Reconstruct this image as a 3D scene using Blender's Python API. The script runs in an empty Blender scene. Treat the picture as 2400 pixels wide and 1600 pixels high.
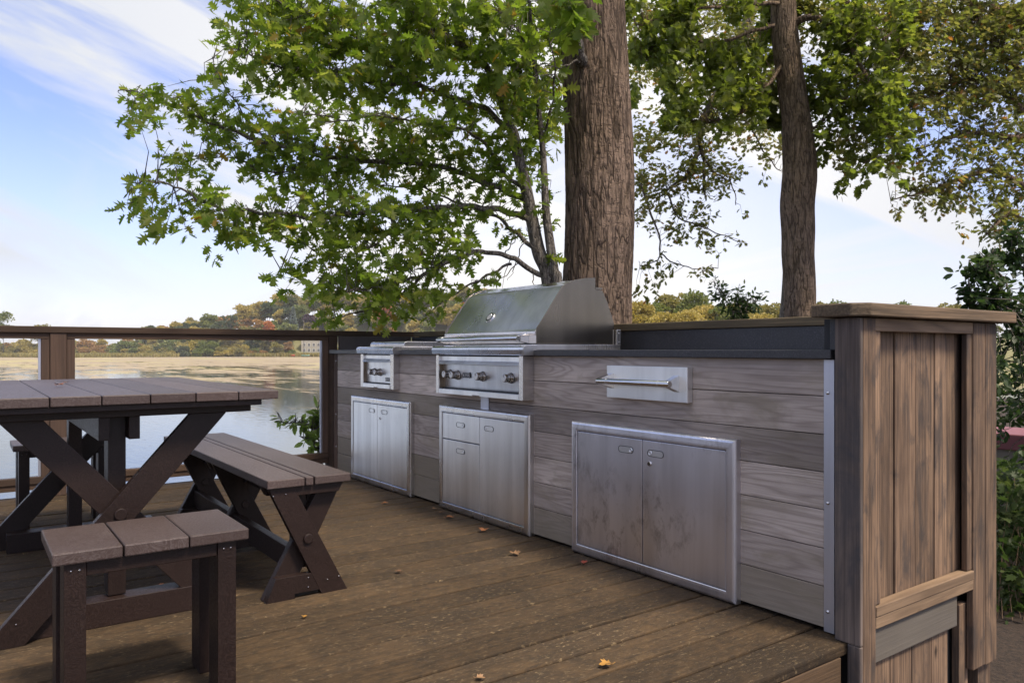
import bpy, math, random
import numpy as np
from mathutils import Vector, noise as mnoise
random.seed(7); RS=np.random.RandomState(11)
sc=bpy.context.scene; COL=sc.collection
F=1774.; H=.914; CX=1200.; HY=819.4
Rv=np.array([.5866,.8099,0.]); Dv=np.array([-.8099,.5866,0.]); Zv=np.array([0,0,1.])
def at(u,v,d):
    p=Rv*((u-CX)/F*d)+Dv*d; p[2]=H-(v-HY)*d/F
    return p
# ------------------------------------------------------------------ tagging
def tag(o,label=None,cat=None,group=None,kind=None):
    if label:o['label']=label
    if cat:o['category']=cat
    if group:o['group']=group
    if kind:o['kind']=kind
    return o
def empty(name,loc,label,cat,group=None,rz=0):
    o=bpy.data.objects.new(name,None); COL.objects.link(o)
    o.location=loc; o.rotation_euler=(0,0,rz); o.empty_display_size=.1
    return tag(o,label,cat,group)
def copy_tree(o,parent=None):
    c=o.copy(); COL.objects.link(c); c.parent=parent
    for ch in list(o.children): copy_tree(ch,c)
    return c
# ------------------------------------------------------------------ materials
class NT:
    def __init__(s,name):
        s.m=bpy.data.materials.new(name); s.m.use_nodes=True; s.t=s.m.node_tree
        s.b=s.t.nodes['Principled BSDF']; s.out=s.t.nodes['Material Output']
    def n(s,ty,**kw):
        nd=s.t.nodes.new('ShaderNode'+ty)
        for k,v in kw.items():
            if k in nd.inputs: s.set(nd,k,v)
            else: setattr(nd,k,v)
        return nd
    def set(s,nd,k,v):
        i=nd.inputs[k]
        if isinstance(v,bpy.types.NodeSocket): s.t.links.new(v,i)
        else: i.default_value=v
    def math(s,op,a,b=0.,clamp=False):
        nd=s.t.nodes.new('ShaderNodeMath'); nd.operation=op; nd.use_clamp=clamp
        s.set(nd,0,a); s.set(nd,1,b); return nd.outputs[0]
    def mix(s,f,a,b,mode='MIX'):
        nd=s.t.nodes.new('ShaderNodeMix'); nd.data_type='RGBA'; nd.blend_type=mode
        s.set(nd,0,f)
        for i,v in ((6,a),(7,b)):
            if isinstance(v,bpy.types.NodeSocket): s.t.links.new(v,nd.inputs[i])
            else: nd.inputs[i].default_value=(*v,1) if len(v)==3 else v
        return nd.outputs[2]
    def ramp(s,f,pts):
        nd=s.t.nodes.new('ShaderNodeValToRGB'); s.set(nd,0,f)
        e=nd.color_ramp.elements
        while len(e)<len(pts): e.new(.5)
        for i,(p,c) in enumerate(pts):
            e[i].position=p; e[i].color=(c,c,c,1) if isinstance(c,(int,float)) else (*c,1)
        return nd.outputs[0]
    def coords(s,scale=(1,1,1),rnd=0.,kind='Object'):
        tc=s.n('TexCoord').outputs[kind]
        if rnd:
            a=s.n('Attribute',attribute_name='rnd').outputs['Fac']
            cb=s.n('CombineXYZ'); 
            for i,k in enumerate((37.,61.,23.)): s.set(cb,i,s.math('MULTIPLY',a,k*rnd))
            ad=s.n('VectorMath',operation='ADD'); s.set(ad,0,tc); s.set(ad,1,cb.outputs[0]); tc=ad.outputs[0]
        mp=s.n('Mapping'); s.set(mp,'Vector',tc); mp.inputs['Scale'].default_value=scale
        return mp.outputs[0]
    def noise(s,vec,scale,detail=3.,rough=.5,dist=0.):
        nd=s.n('TexNoise'); s.set(nd,'Vector',vec); nd.inputs['Scale'].default_value=scale
        nd.inputs['Detail'].default_value=detail; nd.inputs['Roughness'].default_value=rough; nd.inputs['Distortion'].default_value=dist
        return nd.outputs[0]
    def bump(s,h,strength=.3,dist=.01):
        nd=s.n('Bump'); s.set(nd,'Height',h); nd.inputs['Strength'].default_value=strength; nd.inputs['Distance'].default_value=dist
        s.t.links.new(nd.outputs[0],s.b.inputs['Normal']); return nd
def rgb(*c): return tuple(c)
def wood(name,c1,c2,c3,axis,ringK=26.,ringA=.35,fine=.35,rough=.75,bump=.3,blotch=1.2,vary=.35,stain=None,stainA=.5,knots=0.,spec=.3,alt=None,speck=None):
    s=NT(name)
    lo=[9.,9.,9.]; lo[axis]=.9; hi=[130.,130.,130.]; hi[axis]=2.5
    bl=[2.2,2.2,2.2]; bl[axis]=.9
    v=s.coords(lo,1.); vh=s.coords(hi,1.); vb=s.coords(bl,1.)
    n1=s.noise(v,1.,3.,.45,.3)
    ring=s.math('SINE',s.math('MULTIPLY',n1,ringK))
    ring=s.math('MULTIPLY_ADD',ring,.5); 
    ring.node.inputs[2].default_value=.5
    ringp=s.math('POWER',ring,2.5)
    nf=s.noise(vh,1.,4.,.65)
    nb=s.noise(vb,blotch,4.,.6,.4)
    col=s.mix(s.ramp(nb,[(.32,0.),(.68,1.)]),c1,c2)
    col=s.mix(s.math('MULTIPLY',ringp,ringA),col,c3)
    col=s.mix(s.math('MULTIPLY',s.ramp(nf,[(.35,1.),(.62,0.)]),fine),col,c3)
    if stain:
        st=s.noise(s.coords(bl,.5),blotch*2.3,5.,.65,.8)
        col=s.mix(s.math('MULTIPLY',s.ramp(st,[(.5,0.),(.66,1.)]),stainA),col,stain)
    if speck:
        q1=s.noise(s.coords((1,1,1),.3),55.,5.,.8); q2=s.noise(s.coords((1,1,1),.3),5.,5.,.65)
        lt=s.math('MULTIPLY',s.ramp(q1,[(.56,0.),(.68,1.)]),s.ramp(q2,[(.42,0.),(.62,1.)]))
        col=s.mix(s.math('MULTIPLY',lt,.6),col,speck[0]); col=s.mix(s.math('MULTIPLY',s.ramp(q2,[(.33,.8),(.47,0.)]),s.ramp(q1,[(.3,1.),(.6,.35)])),col,speck[1])
    if knots:
        kk=[1.]*3; kk=[3.2,3.2,3.2]; kk[axis]=1.5
        vo=s.n('TexVoronoi'); s.set(vo,'Vector',s.coords(kk,1.)); vo.inputs['Scale'].default_value=1.6
        col=s.mix(s.math('MULTIPLY',s.ramp(vo.outputs['Distance'],[(.03,1.),(.075,0.)]),knots),col,tuple(x*.35 for x in c3))
    at_=s.n('Attribute',attribute_name='rnd').outputs['Fac']
    if alt: col=s.mix(s.math('MULTIPLY',s.ramp(s.math('FRACT',s.math('MULTIPLY',at_,7.3)),[(.55,0.),(.97,1.)]),.75),col,s.mix(nf,alt,tuple(x*.55 for x in alt)))
    val=s.math('MULTIPLY_ADD',at_,vary); val.node.inputs[2].default_value=1.-vary*.5
    hs=s.n('HueSaturation'); s.set(hs,'Color',col); s.set(hs,'Value',val)
    s.t.links.new(hs.outputs[0],s.b.inputs['Base Color'])
    s.b.inputs['Roughness'].default_value=rough; s.b.inputs['Specular IOR Level'].default_value=spec
    hh=s.math('ADD',s.math('MULTIPLY',nf,1.),s.math('MULTIPLY',ring,.35))
    s.bump(hh,bump,.004)
    return s.m
M={}
M['siding']=wood('weathered_grey_cladding',(.56,.475,.41),(.32,.27,.235),(.13,.095,.075),0,ringK=95,ringA=.36,fine=.3,blotch=1.3,alt=(.37,.31,.22),vary=.65,stain=(.24,.20,.14),stainA=.6,bump=.25,rough=.6)
M['skirt']=wood('grey_skirt_wood',(.17,.15,.125),(.12,.105,.09),(.07,.06,.05),1,ringK=12,ringA=.15,fine=.3,stain=(.14,.12,.09),stainA=.5)
M['post']=wood('brown_weathered_wood',(.33,.215,.135),(.125,.080,.052),(.045,.031,.023),2,ringK=30,ringA=.22,fine=.8,blotch=2.2,vary=.4,stain=(.05,.042,.038),stainA=.8,knots=.9,bump=.6)
M['post_grey']=wood('grey_weathered_post',(.24,.185,.15),(.11,.088,.075),(.035,.028,.025),2,ringK=24,ringA=.25,fine=.6,blotch=1.5,vary=.2,stain=(.045,.045,.05),stainA=.7,knots=.7,bump=.5)
M['cap']=wood('mossy_cap_wood_lengthwise',(.17,.125,.07),(.10,.078,.046),(.035,.026,.017),0,ringK=30,ringA=.3,fine=.6,blotch=1.4,bump=.5)
M['capY']=wood('mossy_cap_wood_crosswise',(.19,.125,.075),(.10,.074,.046),(.035,.026,.017),1,ringK=30,ringA=.3,fine=.6,blotch=1.4,bump=.5)
M['ledge']=wood('ledge_wood',(.30,.205,.125),(.20,.135,.085),(.085,.055,.035),1,ringK=34,ringA=.5,fine=.3,knots=.6,bump=.4)
M['railY']=wood('dark_rail_wood_lengthwise',(.10,.06,.036),(.055,.034,.022),(.02,.013,.01),1,ringK=22,ringA=.25,fine=.4,bump=.3)
M['railZ']=wood('dark_rail_wood_upright',(.135,.082,.055),(.075,.047,.033),(.03,.02,.014),2,ringK=22,ringA=.25,fine=.4,bump=.3)
M['deck']=wood('worn_deck_boards',(.108,.072,.036),(.062,.043,.024),(.04,.028,.017),1,ringK=22,ringA=.12,fine=.45,blotch=1.6,vary=.22,stain=(.028,.021,.015),stainA=.55,bump=.55,rough=.75,spec=.2,speck=((.25,.17,.085),(.022,.018,.013)))
def deckmat(name):
    s=NT(name); v1=s.coords((1,1,1),.4); vs=s.coords((2.2,1,1),.4); vg=s.coords((90,2.2,90),1.)
    base=s.noise(v1,2.6,6.,.65,.5); mot=s.noise(vs,16.,8.,.78); fl=s.noise(s.coords((2.6,1,1),.4),42.,5.,.75,.6); big=s.noise(v1,1.1,3.,.5); g=s.noise(vg,1.,4.,.65); dk=s.noise(s.coords((2.4,1,1),.4),7.,6.,.7,.5)
    col=s.mix(s.ramp(base,[(.35,0.),(.65,1.)]),(.084,.053,.027),(.045,.031,.019))
    col=s.mix(s.ramp(mot,[(.38,.75),(.56,0.)]),col,(.030,.023,.016))
    col=s.mix(s.math('MULTIPLY',s.ramp(g,[(.38,.6),(.58,0.)]),.55),col,(.024,.017,.011))
    col=s.mix(s.math('MULTIPLY',s.ramp(fl,[(.56,0.),(.66,1.)]),s.ramp(base,[(.35,.2),(.6,.8)])),col,(.20,.145,.08))
    col=s.mix(s.ramp(dk,[(.62,0.),(.74,.85)]),col,(.014,.012,.010))
    at_=s.n('Attribute',attribute_name='rnd').outputs['Fac']
    val=s.math('MULTIPLY_ADD',at_,.35); val.node.inputs[2].default_value=.85
    val=s.math('MULTIPLY',val,s.ramp(big,[(.3,.8),(.7,1.15)]))
    hs=s.n('HueSaturation'); s.set(hs,'Color',col); s.set(hs,'Value',val); s.t.links.new(hs.outputs[0],s.b.inputs['Base Color'])
    s.b.inputs['Roughness'].default_value=.8; s.b.inputs['Specular IOR Level'].default_value=.2
    s.bump(s.math('ADD',mot,s.math('MULTIPLY',g,.8)),.8,.006); return s.m
M['deck']=deckmat('mottled_deck_boards')
M['fascia']=wood('worn_deck_edge',(.12,.07,.035),(.075,.048,.027),(.03,.02,.013),1,ringK=22,ringA=.3,fine=.55,stain=(.03,.02,.014),stainA=.6,bump=.5)
def lumber(name,c1,c2,c3,rough=.42):
    s=NT(name)
    v=s.coords((1,1,1),1.)
    w=s.noise(v,16.,2.,.5,3.)
    sw=s.math('SINE',s.math('MULTIPLY',w,60.))
    n2=s.noise(v,170.,3.,.7); n3=s.noise(v,3.,3.,.5)
    f=s.math('MULTIPLY',s.ramp(s.math('ADD',s.math('MULTIPLY',sw,.32),n2),[(.35,0.),(.9,1.)]),.75)
    col=s.mix(f,c1,c2); col=s.mix(s.ramp(n3,[(.3,0.),(.7,.7)]),col,c3)
    at_=s.n('Attribute',attribute_name='rnd').outputs['Fac']
    val=s.math('MULTIPLY_ADD',at_,.3); val.node.inputs[2].default_value=.85
    hs=s.n('HueSaturation'); s.set(hs,'Color',col); s.set(hs,'Value',val)
    s.t.links.new(hs.outputs[0],s.b.inputs['Base Color'])
    s.t.links.new(s.ramp(n2,[(.2,rough-.12),(.8,rough+.15)]),s.b.inputs['Roughness'])
    s.b.inputs['Specular IOR Level'].default_value=.3
    s.bump(s.math('ADD',n2,s.math('MULTIPLY',sw,.08)),.3,.0015)
    return s.m
M['lumber']=lumber('brown_plastic_lumber_shaded',(.015,.008,.0065),(.036,.022,.018),(.012,.007,.0055))  # legs and undersides: dark copy with the shade put into the colour
M['lumbertop']=lumber('brown_plastic_lumber_lit_top',(.060,.042,.038),(.125,.102,.098),(.050,.034,.030),.42)  # tops: lighter copy with the skylight put into the colour
def steel(name,base=(.62,.62,.64),rough=.3,dirt=0.,axis=2,tint=None):
    s=NT(name)
    sc_=[260.,260.,260.]; sc_[axis]=1.5
    st=s.noise(s.coords(sc_,0),1.,3.,.6)
    bl=s.noise(s.coords((3.,3.,1.6),0),1.,3.,.5,.3)
    col=s.mix(s.math('MULTIPLY',st,.12),base,tuple(x*.7 for x in base))
    col=s.mix(s.ramp(bl,[(.35,.35),(.65,0.)]),col,tint or tuple(x*.8 for x in base))
    rs=[11.,11.,11.]; rs[axis]=.8; rn=s.noise(s.coords(rs,0),1.,3.,.55,.4)
    col=s.mix(s.ramp(rn,[(.36,.32),(.62,0.)]),col,tuple(x*.5 for x in base))  # dark streaks in the colour imitate vertically blurred reflections
    if dirt:
        d1=s.noise(s.coords((17.,17.,9.),0),1.,6.,.75,.3); d2=s.noise(s.coords((2.4,2.4,3.),0),1.,2.,.5)
        m=s.math('MULTIPLY',s.ramp(d1,[(.5,0.),(.74,.9)]),s.ramp(d2,[(.42,0.),(.6,1.)]))
        m=s.math('MULTIPLY',m,dirt)
        col=s.mix(m,col,(.10,.09,.085))
    s.t.links.new(col,s.b.inputs['Base Color'])
    s.b.inputs['Metallic'].default_value=1.
    r=s.math('ADD',s.math('MULTIPLY',s.math('SUBTRACT',bl,.5),.25),rough)
    r=s.math('ADD',r,s.math('MULTIPLY',s.math('SUBTRACT',st,.5),.03))
    s.t.links.new(r,s.b.inputs['Roughness'])
    s.bump(bl,.22,.012)
    return s.m
M['steel']=steel('brushed_steel',(.76,.75,.75),.27,0.)
M['steel_door']=steel('stained_steel_door',(.88,.87,.92),.36,1.)
M['steel_door2']=steel('clean_steel_door',(.92,.93,.94),.36,.15)
M['hood']=steel('polished_steel_hood',(.84,.82,.84),.28,.1)
M['gloss']=steel('glossy_hood_top',(.7,.7,.7),.12,0.)
M['hood_side']=steel('reflection_darkened_steel',(.24,.21,.175),.22,.0)  # dark base colour stands in for trees and wall reflected in the side
M['shade_steel']=steel('brown_shade_steel',(.20,.16,.12),.3,0.)  # brown colour carries the shade inside the control panel recess
M['knob']=steel('turned_knob_steel',(.42,.38,.34),.25,0.,axis=1)
M['chrome']=steel('bright_steel',(.75,.74,.73),.16,0.,axis=0)
M['zinc']=steel('galvanised_strip',(.62,.63,.68),.5,0.)
s=NT('black_groove_and_shade'); s.b.inputs['Base Color'].default_value=(.012,.012,.013,1); s.b.inputs['Roughness'].default_value=.6; M['black']=s.m  # real dark grooves and cores, also strips painting shade
s=NT('white_enamel_mark'); s.b.inputs['Base Color'].default_value=(.55,.55,.55,1); s.b.inputs['Metallic'].default_value=.6; s.b.inputs['Roughness'].default_value=.35; M['mark']=s.m
s=NT('black_granite'); v=s.coords((1,1,1)); n=s.noise(v,260.,2.,.7); n2=s.noise(v,6.,3.)
col=s.mix(s.ramp(n,[(.5,0.),(.75,.8)]),(.022,.022,.026),(.10,.10,.11)); col=s.mix(s.ramp(n2,[(.4,0.),(.7,.5)]),col,(.032,.030,.030))
s.t.links.new(col,s.b.inputs['Base Color']); s.b.inputs['Roughness'].default_value=.42; s.bump(n,.08,.001); M['granite']=s.m
s=NT('weathered_brown_board'); v=s.coords((1,1,1)); n=s.noise(v,30.,4.,.6); col=s.mix(n,(.035,.026,.024),(.065,.05,.045)); s.t.links.new(col,s.b.inputs['Base Color']); s.b.inputs['Roughness'].default_value=.6; M['darkboard']=s.m
# glass: thin clear pane
s=NT('clear_glass'); tr=s.n('BsdfTransparent'); tr.inputs[0].default_value=(.985,.99,.985,1)
gl=s.n('BsdfGlossy'); gl.inputs['Roughness'].default_value=.0
fr=s.n('Fresnel'); fr.inputs[0].default_value=1.25
mx=s.n('MixShader'); s.t.links.new(fr.outputs[0],mx.inputs[0]); s.t.links.new(tr.outputs[0],mx.inputs[1]); s.t.links.new(gl.outputs[0],mx.inputs[2]); s.t.links.new(mx.outputs[0],s.out.inputs[0]); M['glass']=s.m
def leafmat(name,ca,cb,cc,trans=.5,hot=None):
    s=NT(name)
    a=s.n('Attribute',attribute_name='rnd').outputs['Fac']
    col=s.ramp(a,[(0.,ca),(.5,cb),(.93,cc),(1.,hot or cc)])
    v=s.noise(s.coords((1,1,1)),40.,2.)
    col=s.mix(s.math('MULTIPLY',v,.35),col,tuple(x*.5 for x in cb))
    s.t.links.new(col,s.b.inputs['Base Color']); s.b.inputs['Roughness'].default_value=.5; s.b.inputs['Specular IOR Level'].default_value=.3
    tl=s.n('BsdfTranslucent'); br=s.n('HueSaturation'); s.set(br,'Color',col); br.inputs['Value'].default_value=2.55; br.inputs['Saturation'].default_value=1.1
    s.t.links.new(br.outputs[0],tl.inputs[0])
    mx=s.n('MixShader'); mx.inputs[0].default_value=trans
    s.t.links.new(s.b.outputs[0],mx.inputs[1]); s.t.links.new(tl.outputs[0],mx.inputs[2]); s.t.links.new(mx.outputs[0],s.out.inputs[0])
    return s.m
M['leafA']=leafmat('oak_leaves',(.08,.125,.02),(.12,.165,.028),(.19,.205,.045),.6,(.24,.16,.035))
M['leafB']=leafmat('maple_leaves',(.065,.09,.016),(.095,.122,.022),(.14,.155,.032),.55)
M['leafC']=leafmat('bronze_oak_leaves',(.075,.095,.02),(.11,.12,.03),(.18,.145,.05),.5,(.26,.12,.04))
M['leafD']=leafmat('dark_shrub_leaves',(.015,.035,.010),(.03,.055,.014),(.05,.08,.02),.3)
M['leafF']=leafmat('dark_ground_leaves',(.025,.045,.012),(.04,.065,.018),(.07,.09,.028),.35)  # darker green tones for the low undergrowth
M['leafE']=leafmat('fresh_shoot_leaves',(.12,.18,.035),(.16,.22,.05),(.2,.26,.07),.5)
def bark(name,c1,c2,c3,sc_=1.):
    s=NT(name)
    def crk(sx,sz,wd,seed):
        q=s.noise(s.coords((sx*sc_,sx*sc_,sz*sc_)),1.,2.,.5,.5)
        q=s.math('ABSOLUTE',s.math('SUBTRACT',q,.5)); return s.ramp(q,[(0.,0.),(wd*.4,.55),(wd,1.)])
    cr=s.math('MULTIPLY',crk(15,2.4,.075,0),s.math('MULTIPLY_ADD',crk(30,6.,.06,1),.5))
    cr.node.inputs[1].links[0].from_node.inputs[2].default_value=.5
    v=s.noise(s.coords((10*sc_,10*sc_,26*sc_)),1.,3.,.6); pl=s.ramp(v,[(.36,.72),(.46,1.)])
    cr=s.math('MULTIPLY',cr,pl)
    n=s.noise(s.coords((60*sc_,60*sc_,12*sc_)),1.,5.,.7); n2=s.noise(s.coords((3,3,1.4)),1.,4.,.6)
    col=s.mix(s.ramp(n,[(.3,0.),(.7,1.)]),c1,c2); col=s.mix(s.ramp(n2,[(.4,0.),(.65,.6)]),col,c3)
    dk=s.math('MULTIPLY_ADD',cr,.7); dk.node.inputs[2].default_value=.3
    col=s.mix(1.,col,dk,'MULTIPLY')
    s.t.links.new(col,s.b.inputs['Base Color']); s.b.inputs['Roughness'].default_value=.9; s.b.inputs['Specular IOR Level'].default_value=.15
    s.bump(s.math('ADD',cr,s.math('MULTIPLY',n,.5)),.9,.02)
    return s.m
M['bark']=bark('ridged_oak_bark',(.29,.205,.15),(.165,.118,.086),(.20,.14,.09))
M['bark2']=bark('grey_maple_bark',(.33,.24,.175),(.21,.155,.115),(.24,.17,.10),1.5)
M['bark3']=bark('smooth_grey_bark',(.30,.265,.23),(.20,.175,.15),(.22,.19,.145),2.)
# ------------------------------------------------------------------ mesh builder
class MB:
    def __init__(s): s.v=[]; s.f=[]; s.r=[]; s.m=[]; s.mi=0; s.smooth=[]
    def add(s,vs,fs,rnd=None,smooth=False):
        o=len(s.v); s.v+= [tuple(p) for p in vs]
        r=random.random() if rnd is None else rnd
        for f in fs: s.f.append(tuple(i+o for i in f)); s.r.append(r); s.m.append(s.mi); s.smooth.append(smooth)
        return s
    def box(s,x0,x1,y0,y1,z0,z1,rnd=None):
        vs=[(x,y,z) for z in (z0,z1) for y in (y0,y1) for x in (x0,x1)]
        return s.add(vs,[(0,2,3,1),(4,5,7,6),(0,1,5,4),(2,6,7,3),(0,4,6,2),(1,3,7,5)],rnd)
    def prism(s,poly,axis,a0,a1,rnd=None,smooth=False):
        # poly: 2D points; axis 0 -> (y,z) extruded in x ; 1 -> (x,z) along y ; 2 -> (x,y) along z
        def P(p,a): return (a,p[0],p[1]) if axis==0 else ((p[0],a,p[1]) if axis==1 else (p[0],p[1],a))
        n=len(poly); vs=[P(p,a0) for p in poly]+[P(p,a1) for p in poly]
        fs=[tuple(range(n))[::-1],tuple(range(n,2*n))]
        ar=sum(poly[i][0]*poly[(i+1)%n][1]-poly[(i+1)%n][0]*poly[i][1] for i in range(n))
        flip=(ar<0)!=(axis==1)
        if a1<a0: flip=not flip
        sd=[(i,(i+1)%n,n+(i+1)%n,n+i) for i in range(n)]
        if flip: fs=[f[::-1] for f in fs]; sd=[f[::-1] for f in sd]
        r=random.random() if rnd is None else rnd
        s.add(vs,fs,r); k=len(s.v)-2*n
        for f in sd: s.f.append(tuple(i+k for i in f)); s.r.append(r); s.m.append(s.mi); s.smooth.append(smooth)
        return s
    def cyl(s,p0,p1,r0,r1=None,n=16,rnd=None,cap=True):
        return s.tube([p0,p1],[r0,r0 if r1 is None else r1],n,rnd,cap)
    def tube(s,pts,rad,n=8,rnd=None,cap=True):
        pts=[Vector(p) for p in pts]; vs=[]; fs=[]; up=None
        for i,p in enumerate(pts):
            t=(pts[min(i+1,len(pts)-1)]-pts[max(i-1,0)]).normalized()
            if up is None: up=Vector((0,0,1)) if abs(t.z)<.9 else Vector((1,0,0))
            a=t.cross(up).normalized(); b=a.cross(t).normalized(); up=b
            for k in range(n):
                th=2*math.pi*k/n; vs.append(p+(a*math.cos(th)+b*math.sin(th))*rad[i])
        for i in range(len(pts)-1):
            for k in range(n):
                q=i*n; fs.append((q+k,q+n+k,q+n+(k+1)%n,q+(k+1)%n))
        r=random.random() if rnd is None else rnd
        s.add(vs,fs,r,True)
        if cap:
            k=len(s.v)-len(vs)
            s.f.append(tuple(k+i for i in range(n))); s.r.append(r); s.m.append(s.mi); s.smooth.append(False)
            s.f.append(tuple(k+len(vs)-n+i for i in range(n))[::-1]); s.r.append(r); s.m.append(s.mi); s.smooth.append(False)
        return s
    def sphere(s,c,r,nu=10,nv=6,half=False,squash=1.):
        vs=[];fs=[]
        for j in range(nv+1):
            th=math.pi*j/nv
            for i in range(nu):
                ph=2*math.pi*i/nu; vs.append((c[0]+r*math.sin(th)*math.cos(ph),c[1]+r*squash*math.cos(th),c[2]+r*math.sin(th)*math.sin(ph)))
        for j in range(nv):
            for i in range(nu): fs.append((j*nu+i,j*nu+(i+1)%nu,(j+1)*nu+(i+1)%nu,(j+1)*nu+i))
        return s.add(vs,fs,None,True)
    def build(s,name,mats,parent=None,bevel=0.,seg=2):
        me=bpy.data.meshes.new(name)
        off=Vector((0,0,0))
        q=parent
        while q is not None: off=off+q.location; q=q.parent
        vs=[(x-off.x,y-off.y,z-off.z) for x,y,z in s.v]
        me.from_pydata(vs,[],s.f)
        if not isinstance(mats,(list,tuple)): mats=[mats]
        for m in mats: me.materials.append(m)
        me.polygons.foreach_set('material_index',s.m)
        me.polygons.foreach_set('use_smooth',s.smooth)
        a=me.attributes.new('rnd','FLOAT','FACE'); a.data.foreach_set('value',s.r)
        me.update(); o=bpy.data.objects.new(name,me); COL.objects.link(o)
        if parent is not None: o.parent=parent
        if bevel:
            b=o.modifiers.new('edge','BEVEL'); b.width=bevel; b.segments=seg; b.limit_method='ANGLE'; b.angle_limit=.6; b.harden_normals=False
        return o
def topmesh(mb,name,mats,origin,label,cat,group=None,kind=None,bevel=0.):
    o=mb.build(name,mats,None,bevel)
    org=Vector(origin); o.data.transform(__import__('mathutils').Matrix.Translation(-org)); o.location=org
    return tag(o,label,cat,group,kind)
def screws(mb,pts,axis,r=.005,mi=1):
    r*=.8
    k=mb.mi; mb.mi=mi
    for p in pts:
        if axis=='x': mb.cyl(p,(p[0]+.003,p[1],p[2]),r,r*.7,8)
        else: mb.cyl(p,(p[0],p[1]-.003,p[2]),r,r*.7,8)
    mb.mi=k
# ------------------------------------------------------------------ deck
XE=-1.254; YW=2.26
mb=MB(); x=-1.30; pitch=.1445
while x>-5.6:
    w=.1350+random.uniform(-.0025,.0025)
    dz=random.uniform(-.0015,.0015)
    x0=max(x-w,-5.6)
    ys=sorted([random.uniform(-3.5,1.0)]) if random.random()<.3 else []
    e=[-4.2]+ys+[2.9]
    for a,b in zip(e[:-1],e[1:]):
        mb.box(x0,x,a+.0015,b-.0015,-.036+dz,dz)
    x-=pitch
deck=topmesh(mb,'deck',M['deck'],(-3.5,0,0),'worn brown wooden deck boards under the picnic table','deck',kind='structure',bevel=.006)
mb=MB(); mb.box(-5.58,-1.345,-4.2,2.9,-.06,-.038); mb.build('deck_gap_shade',M['black'],deck)  # added black sheet painting the shade below the board gaps
mb=MB(); mb.box(-1.338,-1.300,-4.2,2.20,-.29,-.038); mb.box(-5.62,-5.60,-4.2,2.9,-.30,-.004)
for xx in (-5.3,-4.2,-3.1,-2.0): mb.box(xx,xx+.045,-4.2,2.9,-.22,-.061)
mb.build('deck_frame',M['fascia'],deck,.003)
# ------------------------------------------------------------------ kitchen counter
kc=empty('kitchen_counter',(-3.4,2.6,0),'long outdoor kitchen counter clad in grey weathered boards with a black granite top','outdoor kitchen')
mb=MB(); z=.883; k=0
zs=[.884,.762,.638,.516,.394,.269,.146,.012]
for a,b in zip(zs[:-1],zs[1:]):
    xs=[-5.343,-1.394]
    if k in(1,3,5,6): xs=[-5.343,[-3.37,-3.37,-3.35,-3.35,-3.4,-3.4,-3.3][k],-1.394]
    if k==2: xs=[-5.343,-3.37,-1.394]
    for p,q in zip(xs[:-1],xs[1:]): mb.box(p+.001,q-.001,YW,YW+.02,b+.0025,a,(random.choice((.1335,.2705,.12)) if (k>=5 and q<-2.2) or k==6 or (k==2 and q<-3) else random.choice((.02,.19,.30,.33,.47,.60,.75,.89,.44))))
    k+=1
mb.build('wall_cladding',M['siding'],kc,.002)
mb=MB(); mb.box(-5.40,-1.36,2.282,2.95,.012,.883); mb.build('cabinet_carcass',M['black'],kc)
# strip
mb=MB(); mb.box(-1.3935,-1.357,YW-.004,YW+.02,.004,.8825); cs=mb.build('corner_strip',M['zinc'],kc,.001)
for zz in (.775,.42,.07):
    mb=MB(); mb.sphere((-1.379,YW-.005,zz),.006,10,6,squash=.6); mb.build('screw_head',M['chrome'],cs)
mb=MB(); mb.box(-5.405,-5.3435,YW-.004,YW+.03,.004,.8825); cs=mb.build('corner_strip',M['railZ'],kc,.001)
for zz in (.83,.43,.19):
    mb=MB(); mb.sphere((-5.356,YW-.005,zz),.006,10,6,squash=.6); mb.build('screw_head',M['chrome'],cs)
mb=MB(); mb.box(-5.44,-1.357,2.236,2.915,.884,.9137); mb.build('countertop',M['granite'],kc,.003)
mb=MB(); mb.box(-5.40,-1.376,2.917,2.935,.9137,1.014); mb.box(-1.3755,-1.357,2.262,2.935,.9139,1.013); mb.build('backsplash',M['granite'],kc,.0015)
mb=MB(); mb.box(-5.47,-5.441,2.32,2.93,.9,1.016); mb.build('end_board',M['darkboard'],kc,.0015)
mb=MB(); mb.box(-5.35,-1.398,2.905,3.06,1.016,1.055); mb.build('cap_board',M['cap'],kc,.004)
mb=MB(); 
for i in range(28): mb.box(-5.40+i*.144,-5.40+i*.144+.14,2.951,2.97,-.25,1.012)
mb.build('back_cladding',M['post'],kc,.002)
mb=MB(); mb.box(-3.40,-3.325,YW-.006,YW-.0005,.55,.70); mb.build('vent_cover',M['zinc'],kc,.001)
# cabinet doors
def frame_loops(mb,x0,x1,z0,z1,prof):
    vs=[];fs=[]
    for ins,h in prof:
        y=YW-h
        vs+=[(x0+ins,y,z0+ins),(x1-ins,y,z0+ins),(x1-ins,y,z1-ins),(x0+ins,y,z1-ins)]
    for i in range(len(prof)-1):
        for k in range(4):
            a=i*4+k;b=i*4+(k+1)%4; fs.append((a,b,b+4,a+4))
    mb.add(vs,fs,.5)
PROF=[(0,0.0),(0,.024),(.002,.028),(.006,.032),(.012,.0335),(.030,.034),(.038,.0335),(.0405,.031),(.0415,.020)]
def stadium(cx,cz,w,h,n=8):
    r=h/2; pts=[]
    for k in range(n+1):
        t=-math.pi/2+math.pi*k/n; pts.append((cx+w/2-r+r*math.cos(t),cz+r*math.sin(t)))
    for k in range(n+1):
        t=math.pi/2+math.pi*k/n; pts.append((cx-w/2+r+r*math.cos(t),cz+r*math.sin(t)))
    return pts
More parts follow.
